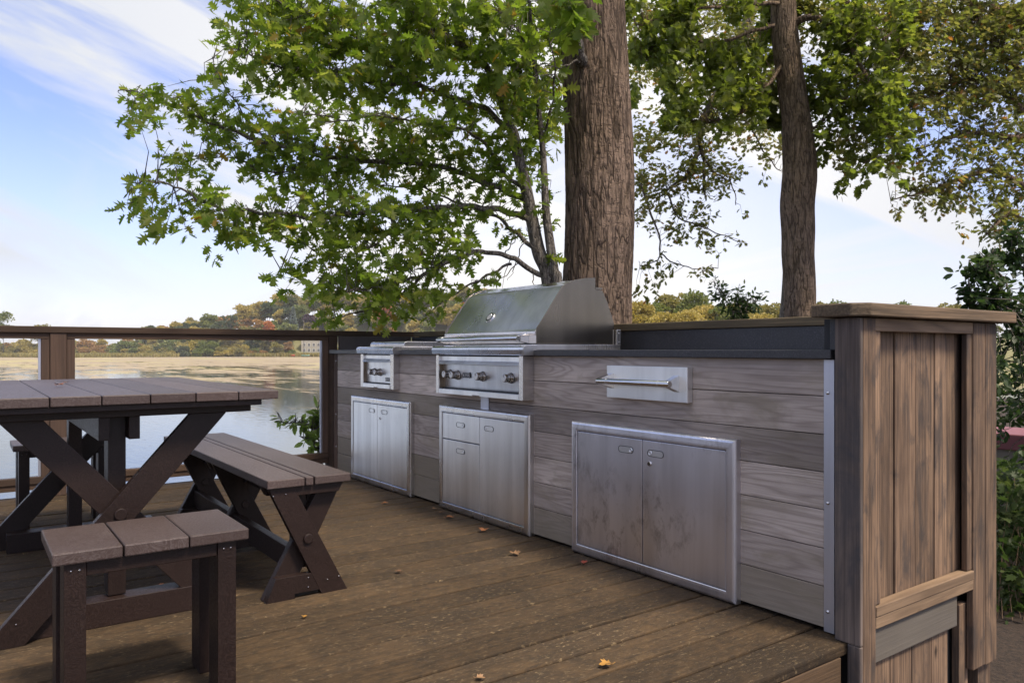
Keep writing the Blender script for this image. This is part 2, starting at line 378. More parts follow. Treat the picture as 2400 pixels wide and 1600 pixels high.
def pull(parent,cx,cz,y,right=True,w=.085,h=.026):
    mb=MB(); p=stadium(cx,cz,w,h)
    mb.prism(p,1,y+.001,y-.0008); 
    mb.mi=1; pts=[(a,y-.0012,b) for a,b in p]; pts.append(pts[0]); mb.tube(pts,[.0012]*len(pts),6,cap=False)
    mb.mi=0
    cx2=cx+(w/2-h/2)*(1 if right else -1); pts=[(cx2+.008*math.cos(t*math.pi/6),y-.0016,cz+.008*math.sin(t*math.pi/6)) for t in range(13)]
    mb.tube(pts,[.0014]*13,6,cap=False)
    mb.build('recessed_pull',[M['steel_door2'],M['black']],parent)
def lock(parent,cx,cz,y):
    mb=MB(); mb.cyl((cx,y+.001,cz),(cx,y-.005,cz),.0095,.0085,16); mb.mi=1; mb.box(cx-.001,cx+.001,y-.0062,y-.005,cz-.004,cz+.004); mb.build('lock',[M['chrome'],M['black']],parent)
def panel(x0,x1,z0,z1,mat,name='cabinet_door'):
    mb=MB(); mb.box(x0+.0015,x1-.0015,YW-.030,YW-.008,z0+.0015,z1-.0015,.5)
    return mb.build(name,M[mat],kc,.0015)
def unit(x0,x1,z0,z1,panels,fmat='steel'):
    mb=MB(); frame_loops(mb,x0,x1,z0,z1,PROF); fr=mb.build('cabinet_frame',M[fmat],kc)
    mb=MB(); mb.box(x0+.03,x1-.03,YW-.010,YW-.001,z0+.03,z1-.03); mb.build('frame_recess',M['black'],fr)
YP=YW-.030
unit(-5.03,-4.15,.004,.592,0)
d=panel(-4.988,-4.61,.046,.550,'steel_door2'); pull(d,-4.69,.505,YP,True)
d=panel(-4.609,-4.192,.046,.550,'steel_door2'); pull(d,-4.505,.505,YP,False); lock(d,-4.566,.462,YP)
unit(-3.80,-2.936,.004,.597,0)
d=panel(-3.758,-3.374,.408,.555,'steel_door2','drawer_front'); pull(d,-3.565,.497,YP)
d=panel(-3.758,-3.374,.046,.406,'steel_door2','drawer_front'); pull(d,-3.565,.352,YP)
d=panel(-3.373,-2.978,.046,.555,'steel_door2'); pull(d,-3.285,.500,YP,False)
unit(-2.62,-1.72,.004,.592,0,'steel_door')
d=panel(-2.578,-2.178,.046,.550,'steel_door'); pull(d,-2.272,.500,YP,True)
d=panel(-2.177,-1.762,.046,.550,'steel_door'); pull(d,-2.105,.500,YP,False); lock(d,-2.137,.457,YP)
# towel drawer
mb=MB(); mb.box(-2.385,-1.94,2.228,2.259,.711,.847,.5); dr=mb.build('drawer_front',M['steel_door2'],kc,.0015)
dr['label']='small drawer front with a bar handle'
def barhandle(parent,xa,xb,yb,yf,z,r=.0095,bw=.034):
    mb=MB(); mb.cyl((xa-.012,yf,z),(xb+.012,yf,z),r,r,20)
    for x in (xa+.045,xb-.045): mb.cyl((x,yf,z),(x+.0015,yf,z),r*1.04,r*1.04,20)
    for x,sg in ((xa,1),(xb,-1)):
        # tapering bracket: wide at the base, narrow at the bar
        w0=.024; a=[(x-w0*.2,yb,z-bw*.8),(x+w0,yb,z-bw*.8),(x+w0,yb,z+bw*.8),(x-w0*.2,yb,z+bw*.8)] if sg>0 else [(x-w0,yb,z-bw*.8),(x+w0*.2,yb,z-bw*.8),(x+w0*.2,yb,z+bw*.8),(x-w0,yb,z+bw*.8)]
        b=[(x-.012,yf,z-r),(x+.012,yf,z-r),(x+.012,yf,z+r),(x-.012,yf,z+r)]
        mb.add(a+b,[(0,1,2,3),(7,6,5,4),(0,4,5,1),(1,5,6,2),(2,6,7,3),(3,7,4,0)])
    return mb.build('bar_handle',M['chrome'],parent,.0015)
barhandle(dr,-2.365,-1.985,2.2285,2.168,.783,.0125,.040)
# ------------------------------------------------------------------ grill
gr=empty('gas_grill',(-3.35,2.5,.914),'large built-in stainless steel gas grill with a closed domed hood and four knobs','grill')
GX0,GX1=-3.765,-2.935
def control_box(parent,x0,x1,yf,z0,z1,name='side_bracket',fl=.03):
    for a,b in ((x0,x0+fl*.9),(x1-fl,x1)):
        mb=MB(); mb.box(a,b,yf,2.259,z0,z1,.5); mb.build(name,M['steel'],parent,.001)
control_box(gr,GX0,GX1,2.19,.667,.884,fl=.032)
def bull(parent,x0,x1,yf,z0,z1,yb):
    # rounded front rail
    p=[(yb,z1),(yf+.02,z1),(yf+.008,z1-.004),(yf+.001,z1-.012),(yf,z1-.022),(yf+.006,z0+.004),(yf+.012,z0),(yb,z0)]
    mb=MB(); mb.prism(p,0,x0,x1,.5); return mb.build('front_rail',M['steel'],parent,.0008)
bull(gr,-3.785,-2.908,2.172,.887,.936,2.255)
mb=MB()   # control panel leaning back
xa,xb=GX0+.028,GX1-.033
mb.add([(xa,2.216,.868),(xb,2.216,.868),(xb,2.236,.690),(xa,2.236,.690)],[(0,3,2,1)],.5)
pn=mb.build('control_panel',M['steel_door2'],gr)
def lips(parent,x0,x1,yf,ztop,zbot,notch):
    mb=MB(); p=[(yf+.03,ztop),(yf+.012,ztop),(yf+.012,ztop-.024),(yf-.010,ztop-.043),(yf-.008,ztop-.046),(yf+.016,ztop-.027),(yf+.03,ztop-.027)]
    mb.prism(p,0,x0,x1,.5)
    c=(x0+x1)/2; w=notch
    for a,b,z0 in ((x0,c-w,zbot),(c-w,c+w,zbot+.005),(c+w,x1,zbot)):
        mb.box(a,b,yf-.004,yf+.05,z0,zbot+.026,.5)
    mb.build('drip_lip',M['steel_door2'],parent,.0008)
    mb=MB(); mb.box(x0,x1,yf+.022,yf+.030,ztop+.0005,ztop+.0085); mb.build('upper_shadow_strip',M['black'],parent)  # black strip stands in for the shadow line above the lip
    mb=MB(); mb.box(x0,x1,yf+.020,yf+.05,zbot+.0265,zbot+.034); mb.build('lower_shadow_strip',M['black'],parent)  # black strip stands in for the shadow at the panel foot
    mb=MB(); mb.box(x0-.0015,x0+.0008,yf+.004,yf+.045,zbot+.03,ztop-.03); mb.build('panel_side_shade',M['shade_steel'],parent)  # thin added plate, its dark colour paints the shaded recess side
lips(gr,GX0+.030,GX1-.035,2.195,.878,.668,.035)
def knob(parent,x,z,y,r=.021):
    mb=MB(); mb.cyl((x,y,z),(x,y-.008,z),r*1.35,r*1.2,24); mb.cyl((x,y-.008,z),(x,y-.016,z),r*1.12,r*1.12,24); mb.cyl((x,y-.016,z),(x,y-.044,z),r,r*.94,24)
    mb.mi=1; mb.cyl((x,y-.0441,z),(x,y-.0455,z),r*.86,r*.78,24)
    mb.mi=2; mb.box(x-.0012,x+.0012,y-.047,y-.0455,z+.004,z+r*.75)
    mb.build('control_knob',[M['knob'],M['mark'],M['black']],parent,.0008)
from_u=lambda u,v,Y:(lambda r:(Y/r[1]*r[0],H+Y/r[1]*r[2]))((Rv*((u-CX)/F)+Dv+Zv*((HY-v)/F)))
for px,py in ((1050,876.5),(1067.5,878.5),(1126,882),(1191.5,886)):
    X,Z=from_u(px-7,py,2.19); knob(gr,X,Z,2.224)
def text_mesh(txt,size):
    cu=bpy.data.curves.new('t','FONT'); cu.body=txt; cu.size=size; cu.extrude=.0006; cu.align_x='CENTER'; cu.align_y='CENTER'
    ob=bpy.data.objects.new('t',cu); COL.objects.link(ob); bpy.context.view_layer.update()
    me=bpy.data.meshes.new_from_object(ob.evaluated_get(bpy.context.evaluated_depsgraph_get()))
    vs=[(v.co.x,-v.co.z,v.co.y) for v in me.vertices]; fs=[tuple(p.vertices) for p in me.polygons]
    bpy.data.objects.remove(ob); bpy.data.meshes.remove(me); bpy.data.curves.remove(cu)
    return vs,fs
def badge(parent,cx,cz,y,w,h,ts):
    mb=MB(); mb.mi=0; mb.box(cx-w/2,cx+w/2,y-.003,y,cz-h/2,cz+h/2)
    mb.mi=1
    for a in ((cx-w/2+.001,cx+w/2-.001,cz+h/2-.003,cz+h/2-.0015),(cx-w/2+.001,cx+w/2-.001,cz-h/2+.0015,cz-h/2+.003),(cx-w/2+.0008,cx-w/2+.0022,cz-h/2+.0015,cz+h/2-.0015),(cx+w/2-.0022,cx+w/2-.0008,cz-h/2+.0015,cz+h/2-.0015)):
        mb.box(a[0],a[1],y-.0038,y-.003,a[2],a[3])
    ex=cx-w/2+.011
    for dx,dz,sw,sh in ((0,0,.003,.014),(.003,.004,.003,.010),(-.003,-.002,.0025,.009)): mb.box(ex+dx-sw/2,ex+dx+sw/2,y-.0038,y-.003,cz+dz-sh/2,cz+dz+sh/2)
    vs,fs=text_mesh('LYNX',ts); mb.add([(a+cx+.006,b+y-.0036,c+cz) for a,b,c in vs],fs)
    mb.build('badge',[M['black'],M['mark']],parent)
X,Z=from_u(1093.3,879,2.222); badge(gr,X,Z,2.222,.070,.030,.023)
# hood
HX0,HX1=-3.785,-2.92
mb=MB()
prof=[(2.645,.945),(2.262,.945),(2.262,.985),(2.256,.992),(2.256,1.004),(2.268,1.016),(2.29,1.048),(2.417,1.216),(2.428,1.228),(2.445,1.238),(2.512,1.262),(2.58,1.274),(2.645,1.279)]
mb.prism(prof,0,HX0+.004,HX1-.004,.5); hd=mb.build('hood',M['hood'],gr,.001)
p2=[(2.648,.945),(2.262,.945),(2.262,1.02),(2.292,1.056),(2.42,1.226),(2.447,1.246),(2.512,1.269),(2.58,1.281),(2.648,1.286)]
for a,b in ((HX0,HX0+.0035),(HX1-.0035,HX1)):
    mb=MB(); mb.prism(p2,0,a,b,.5); mb.build('hood_side_plate',M['hood_side'],gr,.001)
mb=MB(); p4=[(2.447,1.2405),(2.512,1.2645),(2.58,1.2765),(2.645,1.2815),(2.645,1.280),(2.58,1.275),(2.512,1.263),(2.447,1.2392)]; mb.prism(p4,0,HX0+.006,HX1-.006,.5); mb.build('hood_top_plate',M['gloss'],gr)
mb=MB(); mb.box(HX0+.004,HX1-.004,2.2585,2.261,.9402,.9465); mb.build('hood_shadow_strip',M['black'],gr)  # black strip stands in for the shadow line below the hood
mb=MB(); p3=[(2.785,.94),(2.650,.94),(2.650,1.226),(2.70,1.222),(2.735,1.165),(2.785,1.05)]; mb.prism(p3,0,HX0+.01,HX1-.004,.5)
mb.box(HX0+.02,HX1-.01,2.66,2.705,1.2265,1.238,.5)
mb.build('rear_housing',M['hood_side'],gr,.001)
mb=MB(); mb.box(HX0+.005,HX1+.012,2.255,2.815,.9145,.940,.5); mb.box(HX1-.002,HX1+.012,2.79,2.818,.9405,1.02,.5)
screws(mb,[(HX1+.012,2.804,1.0),(HX1+.012,2.804,.955)],'x',.004,1)
mb.build('firebox_base',[M['steel'],M['chrome']],gr,.001)
barhandle(hd,-3.735,-2.985,2.262,2.190,.970,.0125,.030)
# gauge on the slanted face
g0=Vector((0,2.29,1.048)); g1=Vector((0,2.417,1.216)); dd=(g1-g0).normalized(); nn=Vector((0,-dd.z,dd.y))
X,_=from_u(1153.7,749,2.333); c=Vector((X,0,0))+g0+dd*.052
mb=MB(); mb.cyl(c-nn*.002,c+nn*.006,.034,.031,28); mb.mi=1; mb.cyl(c+nn*.0062,c+nn*.007,.027,.027,28)
mb.mi=2; mb.cyl(c+nn*.0071,c+nn*.0076,.020,.020,20); mb.mi=0
mb.tube([c+nn*.0085-dd*.005,c+nn*.0085+dd*.016+Vector((.008,0,0))],[.0012,.0006],5)
mb.build('temperature_gauge',[M['chrome'],M['black'],M['mark']],hd)
# ------------------------------------------------------------------ side burner
sb=empty('side_burner',(-4.6,2.5,.914),'small stainless side burner with two knobs and a flat lid left of the grill','side burner')
SX0,SX1=-4.836,-4.345
control_box(sb,SX0,SX1,2.215,.660,.884,fl=.045)
bull(sb,-4.855,-4.312,2.19,.887,.934,2.255)
mb=MB(); mb.add([(SX0+.04,2.236,.870),(SX1-.046,2.236,.870),(SX1-.046,2.243,.690),(SX0+.04,2.243,.690)],[(0,3,2,1)],.5); mb.build('control_panel',M['steel_door2'],sb)
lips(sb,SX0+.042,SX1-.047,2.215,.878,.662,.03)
for px,py in ((874,871),(887.5,872)):
    X,Z=from_u(px-4,py,2.215); knob(sb,X,Z,2.240,.0195)
X,Z=from_u(907.7,889,2.2395); badge(sb,X,Z,2.2415,.052,.026,.016)
mb=MB(); mb.box(-4.86,-4.35,2.27,2.80,.9145,.932,.5); mb.build('burner_base',M['steel'],sb,.002)
mb=MB(); p=[(2.30,.934),(2.80,.934),(2.80,.966),(2.325,.968),(2.308,.964),(2.30,.953)]; mb.prism(p,0,-4.862,-4.363,.5); mb.build('lid',M['steel'],sb,.002)
# ------------------------------------------------------------------ end panel
ep=empty('end_wall',(-1.3,2.75,-.5),'tall brown wooden end wall with recessed vertical boards and a thick cap','wooden wall')
mb=MB(); mb.box(-1.340,-1.2535,2.229,2.2445,.0,1.0135); mb.box(-1.298,-1.2535,2.229,2.2445,-.62,-.0005); mb.build('corner_post',M['post_grey'],ep,.004)
mb=MB(); mb.box(-1.297,-1.254,2.2455,2.320,-.62,1.0135); mb.build('post',M['post'],ep,.004)
mb=MB(); mb.box(-1.280,-1.254,2.998,3.095,-.262,1.0135); mb.box(-1.280,-1.253,3.096,3.19,-.265,1.0135); mb.build('post',M['post'],ep,.004)
XI=-1.256
mb=MB(); mb.box(-1.280,XI,2.3205,2.9975,.972,1.0135); mb.build('top_rail',M['ledge'],ep,.003)
mb=MB(); mb.box(-1.280,XI-.004,2.3205,2.358,.108,.9715); mb.box(-1.280,XI-.004,2.958,2.9975,.108,.9715); mb.build('side_trim',M['post'],ep,.003)
# recessed boards
mb=MB(); ys=[2.336,2.372,2.377,2.502,2.507,2.634,2.639,2.765,2.770,2.832,2.834,2.868,2.9,2.999]
bx=-1.295
for a,b,dx in ((2.33,2.374,0),(2.380,2.508,-.002),(2.517,2.650,.001),(2.655,2.785,-.001),(2.788,2.845,.002),(2.847,2.885,-.002),(2.888,2.996,-.004)):
    mb.box(bx-.02,bx+dx,a,b,.07,1.010)
mb.build('panel_board',M['post'],ep,.003)
mb=MB(); mb.box(-1.2925,XI+.004,2.3208,2.9972,.074,.106); mb.box(-1.2925,XI+.002,2.3208,2.9972,.036,.0735); mb.build('ledge',M['ledge'],ep,.003)
mb=MB(); mb.box(-1.2925,-1.268,2.3208,2.9,-.08,.0355); mb.build('skirt_board',M['skirt'],ep,.003)
mb=MB()
for a,b in ((2.3208,2.46),(2.463,2.60),(2.603,2.74),(2.743,2.86)): mb.box(-1.31,-1.283,a,b,-.62,-.081)
mb.box(-1.31,-1.283,2.95,3.02,-.62,-.02); mb.build('lower_board',M['post'],ep,.003)
mb=MB(); mb.box(-1.40,-1.318,2.27,3.19,-.5,1.0125); mb.build('wall_core',M['black'],ep)
mb=MB(); mb.box(-1.40,-1.282,3.10,3.205,-.6,1.012); mb.build('back_board',M['post'],ep)
cp=[(-1.402,2.195),(-1.268,2.195),(-1.222,2.235),(-1.222,3.29),(-1.402,3.29)]
mb=MB(); mb.prism(cp,2,1.0165,1.058); mb.build('cap_board',M['capY'],ep,.005)
# ------------------------------------------------------------------ railing
rl=empty('deck_railing',(-5.55,0,0),'dark brown wooden deck railing with clear glass panels facing the lake','railing')
mb=MB(); mb.box(-5.64,-5.500,-3.5,3.045,1.019,1.060); mb.build('cap_rail',M['railY'],rl,.004)
def bay(y0,y1):
    mb=MB(); mb.box(-5.575,-5.517,y0,y1,.9835,1.0185); mb.build('top_rail',M['railY'],rl,.002)
    mb=MB(); mb.box(-5.575,-5.512,y0,y1,.085,.127); mb.box(-5.575,-5.522,y0,y1,.048,.0845); mb.build('bottom_rail',M['railY'],rl,.003)
    mb=MB(); mb.box(-5.575,-5.520,y0,y0+.045,.1275,.983); mb.build('stile',M['railZ'],rl,.002)
    mb=MB(); mb.box(-5.575,-5.520,y1-.045,y1,.1275,.983); mb.build('stile',M['railZ'],rl,.002)
    mb=MB(); mb.box(-5.552,-5.546,y0+.046,y1-.046,.128,.9825); mb.build('glass_pane',M['glass'],rl)
    mb=MB(); mb.box(-5.5455,-5.530,y1-.060,y1-.0455,.128,.9825); mb.build('glazing_bead',M['zinc'],rl,.001)
bay(-1.30,.434); bay(.527,2.262); bay(-3.2,-1.40)
for y0 in (.436,-1.398):
    mb=MB(); mb.box(-5.595,-5.508,y0,y0+.089,.0005,1.0185); mb.build('post',M['railZ'],rl,.003)
mb=MB(); mb.box(-5.595,-5.508,2.264,2.33,.0005,1.0185); mb.box(-5.507,-5.44,2.264,2.33,.0005,.88);mb.build('post',M['railY'],rl,.003)
# ------------------------------------------------------------------ furniture
def slab(mb,y0,y1,x0,x1,z0,z1): mb.box(x0,x1,y0,y1,z0,z1)
def xleg(mb,yt0,yt1,zt,yb0,yb1,zb,x0,x1,rnd=None):
    mb.prism([(yb0,zb),(yb1,zb),(yt1,zt),(yt0,zt)],0,x0,x1,rnd)
def make_table():
    t=empty('picnic_table',(-3.48,.42,0),'dark brown plank picnic table on X-shaped trestles, tallest of the furniture','picnic table')
    y=-.068
    for i in range(7):
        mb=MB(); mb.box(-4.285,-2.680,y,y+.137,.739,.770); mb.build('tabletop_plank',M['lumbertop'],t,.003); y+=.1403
    for (xf,sg) in ((-2.70,-1),(-4.265,1)):
        mb=MB(); a,b=sorted((xf,xf+sg*.035)); mb.box(a,b,-.01,.858,.719,.7385)
        a,b=sorted((xf+sg*.08,xf+sg*.118)); mb.box(a,b,-.006,.844,.692,.7385); mb.build('cross_cleat',M['lumber'],t,.002)
        # leg B (front) and A (behind)
        xB=sorted((xf+sg*.08,xf+sg*.114)); xA=sorted((xf+sg*.116,xf+sg*.150))
        mb=MB(); xleg(mb,.637,.757,.6915,.036,.152,.0,xB[0],xB[1]); screws(mb,[(xB[1],.08,.05),(xB[1],.13,.07)],'x',.004) 
        mb.build('leg',[M['lumber'],M['chrome']],t,.002)
        mb=MB(); xleg(mb,.083,.203,.6915,.688,.802,.0,xA[0],xA[1]); mb.build('leg',M['lumber'],t,.002)
        mb=MB(); a=xB[1] if sg<0 else xB[0]; mb.cyl((a,.419,.372),(a-sg*.010,.419,.372),.021,.019,20); mb.build('bolt_cap',M['lumber'],t,.002)
        x0,x1=sorted((xf+sg*.152,xf+sg*.24)); mb=MB(); mb.box(x0,x1,.392,.446,.088,.6915); mb.build('post',M['lumber'],t,.002)
        x0,x1=sorted((xf+sg*.116,xf+sg*.20)); mb=MB(); mb.prism([(.155,.0),(.79,.0),(.79,.04),(.76,.085),(.155,.085)],0,x0,x0+.001+.084); mb.build('foot_beam',M['lumber'],t,.002)
    for a,b in ((.357,.3905),(.4475,.481)):
        mb=MB(); mb.box(-4.10,-2.80,a,b,.615,.6915); mb.build('stringer',M['lumber'],t,.002)
    return t
make_table()
def make_bench():
    t=empty('picnic_bench',(-3.58,1.04,0),'long dark brown bench on crossed legs beside the picnic table','bench')
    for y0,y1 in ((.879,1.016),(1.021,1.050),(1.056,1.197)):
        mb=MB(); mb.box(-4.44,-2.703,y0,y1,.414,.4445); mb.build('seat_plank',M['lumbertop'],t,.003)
    for xf in (-2.718,-3.485,-4.19):
        mb=MB(); xleg(mb,.888,.980,.4135,1.088,1.19,.0,xf-.034,xf); 
        if xf>-3: screws(mb,[(xf,.905,.385),(xf,.95,.388),(xf,1.11,.05),(xf,1.155,.055)],'x',.004)
        mb.build('leg',[M['lumber'],M['chrome']],t,.002)
        mb=MB(); xleg(mb,1.100,1.186,.4135,.878,.975,.0,xf-.070,xf-.036); mb.build('leg',M['lumber'],t,.002)
        mb=MB(); mb.cyl((xf,1.034,.215),(xf+.009,1.034,.215),.019,.017,20); mb.build('bolt_cap',M['lumber'],t,.002)
        mb=MB(); mb.prism([(.905,.375),(1.150,.375),(1.172,.4132),(.885,.4132)],0,xf-.108,xf-.072); mb.prism([(.982,.378),(1.155,.378),(1.175,.4132),(.982,.4132)],0,xf-.035,xf-.001); mb.build('seat_cleat',M['lumber'],t,.002)
        mb=MB(); mb.prism([(.880,0),(.985,0),(.985,.018),(1.09,.018),(1.09,.084),(.915,.084)],0,xf-.035,xf-.001)
        if xf>-3: screws(mb,[(xf,1.035,.07),(xf,1.035,.035)],'x',.004)
        mb.build('foot_beam',[M['lumber'],M['chrome']],t,.002)
        mb=MB(); mb.box(xf-.160,xf-.072,1.02,1.056,.09,.374); mb.build('post',M['lumber'],t,.002)
    mb=MB(); mb.box(-4.25,-2.79,.985,1.018,.088,.172); mb.box(-4.25,-2.79,1.058,1.09,.300,.37); mb.build('stretcher',M['lumber'],t,.002)
    return t
make_bench()
def make_stool():
    t=empty('picnic_stool',(-2.19,.39,0),'small three-plank brown stool at the near end of the picnic table','stool','matching three-plank stools at the table ends')
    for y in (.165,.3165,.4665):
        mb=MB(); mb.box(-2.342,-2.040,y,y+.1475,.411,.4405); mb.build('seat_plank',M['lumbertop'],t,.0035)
    for y0 in (.190,.538):
        for x0,x1 in ((-2.142,-2.052),(-2.335,-2.245)):
            mb=MB(); mb.box(x0,x1,y0,y0+.046,.0005,.4105)
            if x1>-2.1: screws(mb,[(x1,y0+.014,.393),(x1,y0+.032,.393)],'x',.0038)
            mb.build('leg',[M['lumber'],M['chrome']],t,.002)
    for a,b in ((-2.090,-2.058),(-2.330,-2.298)):
        mb=MB(); mb.box(a,b,.2365,.5375,.375,.4105); mb.build('apron',M['lumber'],t,.002)
    for a,b in ((.195,.23),(.543,.578)):
        mb=MB(); mb.box(-2.243,-2.144,a,b,.375,.4105); mb.build('side_rail',M['lumber'],t,.002)
    return t
st=make_stool()
s2=copy_tree(st); s2.location=(-4.60,.42,0); s2['label']='small brown stool half hidden behind the far end of the picnic table'
# ------------------------------------------------------------------ leaves
def shape_from_half(h): return np.array(h,float)
SH={'maple':[(0,0),(.10,.07),(.37,.05),(.29,.22),(.56,.40),(.35,.43),(.45,.68),(.21,.62),(.16,.82),(0,1.)],
'oak':[(0,0),(.05,.15),(.22,.22),(.12,.36),(.34,.50),(.16,.58),(.30,.78),(.10,.80),(0,1.)],
'redoak':[(0,0),(.04,.12),(.26,.10),(.11,.27),(.46,.40),(.15,.47),(.50,.74),(.14,.66),(.20,.90),(0,1.)],
'oval':[(0,0),(.16,.18),(.24,.45),(.17,.75),(0,1.)],
'lance':[(0,0),(.13,.25),(.15,.5),(.08,.8),(0,1.)]}
def leaf_mesh(name,base,dirs,nrm,size,rnd,shape,mat,parent=None,fold=.25,curl=.15,loc=None):
    h=shape_from_half(SH[shape]) if isinstance(shape,str) else shape
    n=len(h); N=len(base)
    x=np.concatenate([h[:,0],-h[1:-1,0]]); y=np.concatenate([h[:,1],h[1:-1,1]])
    K=len(x)
    dirs=dirs/np.linalg.norm(dirs,axis=1,keepdims=True)
    nrm=nrm-dirs*np.sum(nrm*dirs,axis=1,keepdims=True); nrm/=np.linalg.norm(nrm,axis=1,keepdims=True)+1e-9
    side=np.cross(dirs,nrm)
    fo=fold*RS.uniform(-.3,1.6,N); cu=curl*RS.uniform(-1,2,N)
    z=np.abs(x)[None,:]*fo[:,None]-(y**2)[None,:]*cu[:,None]
    V=base[:,None,:]+size[:,None,None]*(x[None,:,None]*side[:,None,:]+y[None,:,None]*dirs[:,None,:]+z[:,:,None]*nrm[:,None,:])
    V=V.reshape(-1,3)
    f1=np.arange(n); f2=np.concatenate([[0],[n-1],np.arange(K-1,n-1,-1)])
    L=np.concatenate([f1,f2]); m=len(L)
    loops=(np.arange(N)[:,None]*K+L[None,:]).reshape(-1)
    starts=np.arange(2*N)*n
    off=np.zeros(3)
    if parent is not None: off=np.array(parent.location)
    me=bpy.data.meshes.new(name)
    me.vertices.add(len(V)); me.vertices.foreach_set('co',(V-off).astype(np.float32).ravel())
    me.loops.add(len(loops)); me.loops.foreach_set('vertex_index',loops.astype(np.int32))
    me.polygons.add(2*N); me.polygons.foreach_set('loop_start',starts.astype(np.int32))
    me.polygons.foreach_set('loop_total',np.full(2*N,n,np.int32))
    me.update(calc_edges=True); me.validate()
    a=me.attributes.new('rnd','FLOAT','FACE'); a.data.foreach_set('value',np.repeat(rnd,2).astype(np.float32))
    me.materials.append(mat)
    o=bpy.data.objects.new(name,me); COL.objects.link(o)
    if parent is not None: o.parent=parent
    return o
def rnd_unit(n):
    v=RS.normal(size=(n,3)); return v/np.linalg.norm(v,axis=1,keepdims=True)
# foliage density along the picture rows (u0,u1,cover) per 50 px, with the tree they belong to
def smooth_path(pts,n=8):
    P=[np.array(p,float) for p in pts]; out=[]
    for i in range(len(P)-1):
        p0=P[max(i-1,0)];p1=P[i];p2=P[i+1];p3=P[min(i+2,len(P)-1)]
        for k in range(n):
            t=k/n; out.append(.5*((2*p1)+(-p0+p2)*t+(2*p0-5*p1+4*p2-p3)*t*t+(-p0+3*p1-3*p2+p3)*t**3))
    out.append(P[-1]); return out
class Tree:
    def __init__(s,name,base,label,cat,group=None): s.root=empty(name,base,label,cat,group); s.br=MB(); s.samples=[]; s.lb=[];s.ld=[];s.ln=[];s.ls=[];s.lr=[]
    def limb(s,uvd,r0,r1,n=7,leafy=True,world=False):
        p=smooth_path([at(*q) if not world else q for q in uvd],6)
        m=len(p); k=random.random()*9
        for i,q in enumerate(p):
            q+= np.array([mnoise.noise(Vector((i*.35,k,j*5.))) for j in range(3)])*.03
        rr=[r0+(r1-r0)*(i/(m-1))**.8 for i in range(m)]
        s.br.tube(p,rr,n,cap=True)
        if leafy: s.samples+= [(q,r) for q,r in zip(p,rr)]
    def cluster(s,c,n,size,sizev=.25,twig=True,spread=.16,droop=.35,maxl=1.0):
        c=np.array(c,float)
        end=None
        if s.samples:
            S=s.S; d=np.linalg.norm(S-c,axis=1); j=int(np.argmin(d+RS.uniform(0,.25,len(d)))); q=S[j]
            L=np.linalg.norm(c-q)
            if L>maxl: q=c+(q-c)/L*maxl*.45
            if twig and L<=maxl:
                mid=(q+c)/2+rnd_unit(1)[0]*.05+np.array([0,0,.04])
                s.br.tube([q,mid,c],[.005 if L<maxl else .002,.003,.0012],3,cap=False)
            ax=(c-q); ax/=np.linalg.norm(ax)+1e-6
        else: ax=rnd_unit(1)[0]
        t=RS.uniform(-.8,.5,n)*spread
        b=c+ax*t[:,None]+rnd_unit(n)*spread*.35*RS.uniform(.2,1,(n,1))
        dr=ax*.6+rnd_unit(n)*np.array([1,1,.55])-np.array([0,0,droop*.8])
        nm=rnd_unit(n)*.8+np.array([0,0,.75])
        s.lb.append(b); s.ld.append(dr); s.ln.append(nm); s.ls.append(size*RS.uniform(1-sizev,1+sizev,n)); s.lr.append(np.clip(RS.normal(RS.uniform(.25,.7),.2,n),0,1))
    def finish(s,shape,lmat,bmat,fold=.25,curl=.18,cname='crown'):
        o=leaf_mesh(cname,np.concatenate(s.lb),np.concatenate(s.ld),np.concatenate(s.ln),np.concatenate(s.ls),np.concatenate(s.lr),shape,M[lmat],s.root,fold,curl)
        if s.br.v: s.br.build('branches',M[bmat],s.root)
        return o
def trunk_mesh(path,radii,name,mat,parent,nseg=120,nring=260,amp=.02,sx=13.,sz=2.2,flare=None):
    P=smooth_path(path,12); m=len(P); vs=[];fs=[]
    cum=[0]
    for a,b in zip(P[:-1],P[1:]): cum.append(cum[-1]+np.linalg.norm(b-a))
    rx=np.linspace(0,1,len(radii)); tt=np.array(cum)/cum[-1]
    for i in range(nring+1):
        t=i/nring; c=np.array([np.interp(t,tt,[p[k] for p in P]) for k in range(3)])
        R=np.interp(t,rx,radii)
        for k in range(nseg):
            th=2*math.pi*k/nseg; dx,dy=math.cos(th),math.sin(th)
            q=Vector((dx*R*sx*1.7,dy*R*sx*1.7,c[2]*sz*.8))
            w=mnoise.noise_vector(Vector((dx*2,dy*2,c[2]*1.5)))*1.1
            d_=mnoise.voronoi(q+w)[0]; e=min(abs(mnoise.noise(Vector((dx*R*sx*1.5+w[0]*.25,dy*R*sx*1.5+w[1]*.25,c[2]*sz*.5))))*5.,1.)*.75+.25*min(max((d_[1]-d_[0])*2.2,0),1)
            lo=mnoise.noise(Vector((dx*1.3,dy*1.3,c[2]*.8)))*.05+mnoise.noise(Vector((dx*3,dy*3,c[2]*3)))*.02
            fine=mnoise.noise(Vector((dx*R*70,dy*R*70,c[2]*25)))*.15
            r=R*(1+lo)+amp*(e**.6-.8+fine)
            vs.append((c[0]+dx*r,c[1]+dy*r,c[2]))
    for i in range(nring):
        for k in range(nseg):
            q=i*nseg; fs.append((q+k,q+(k+1)%nseg,q+nseg+(k+1)%nseg,q+nseg+k))
    mb=MB(); mb.add(vs,fs,.5,True); return mb.build(name,M[mat],parent)
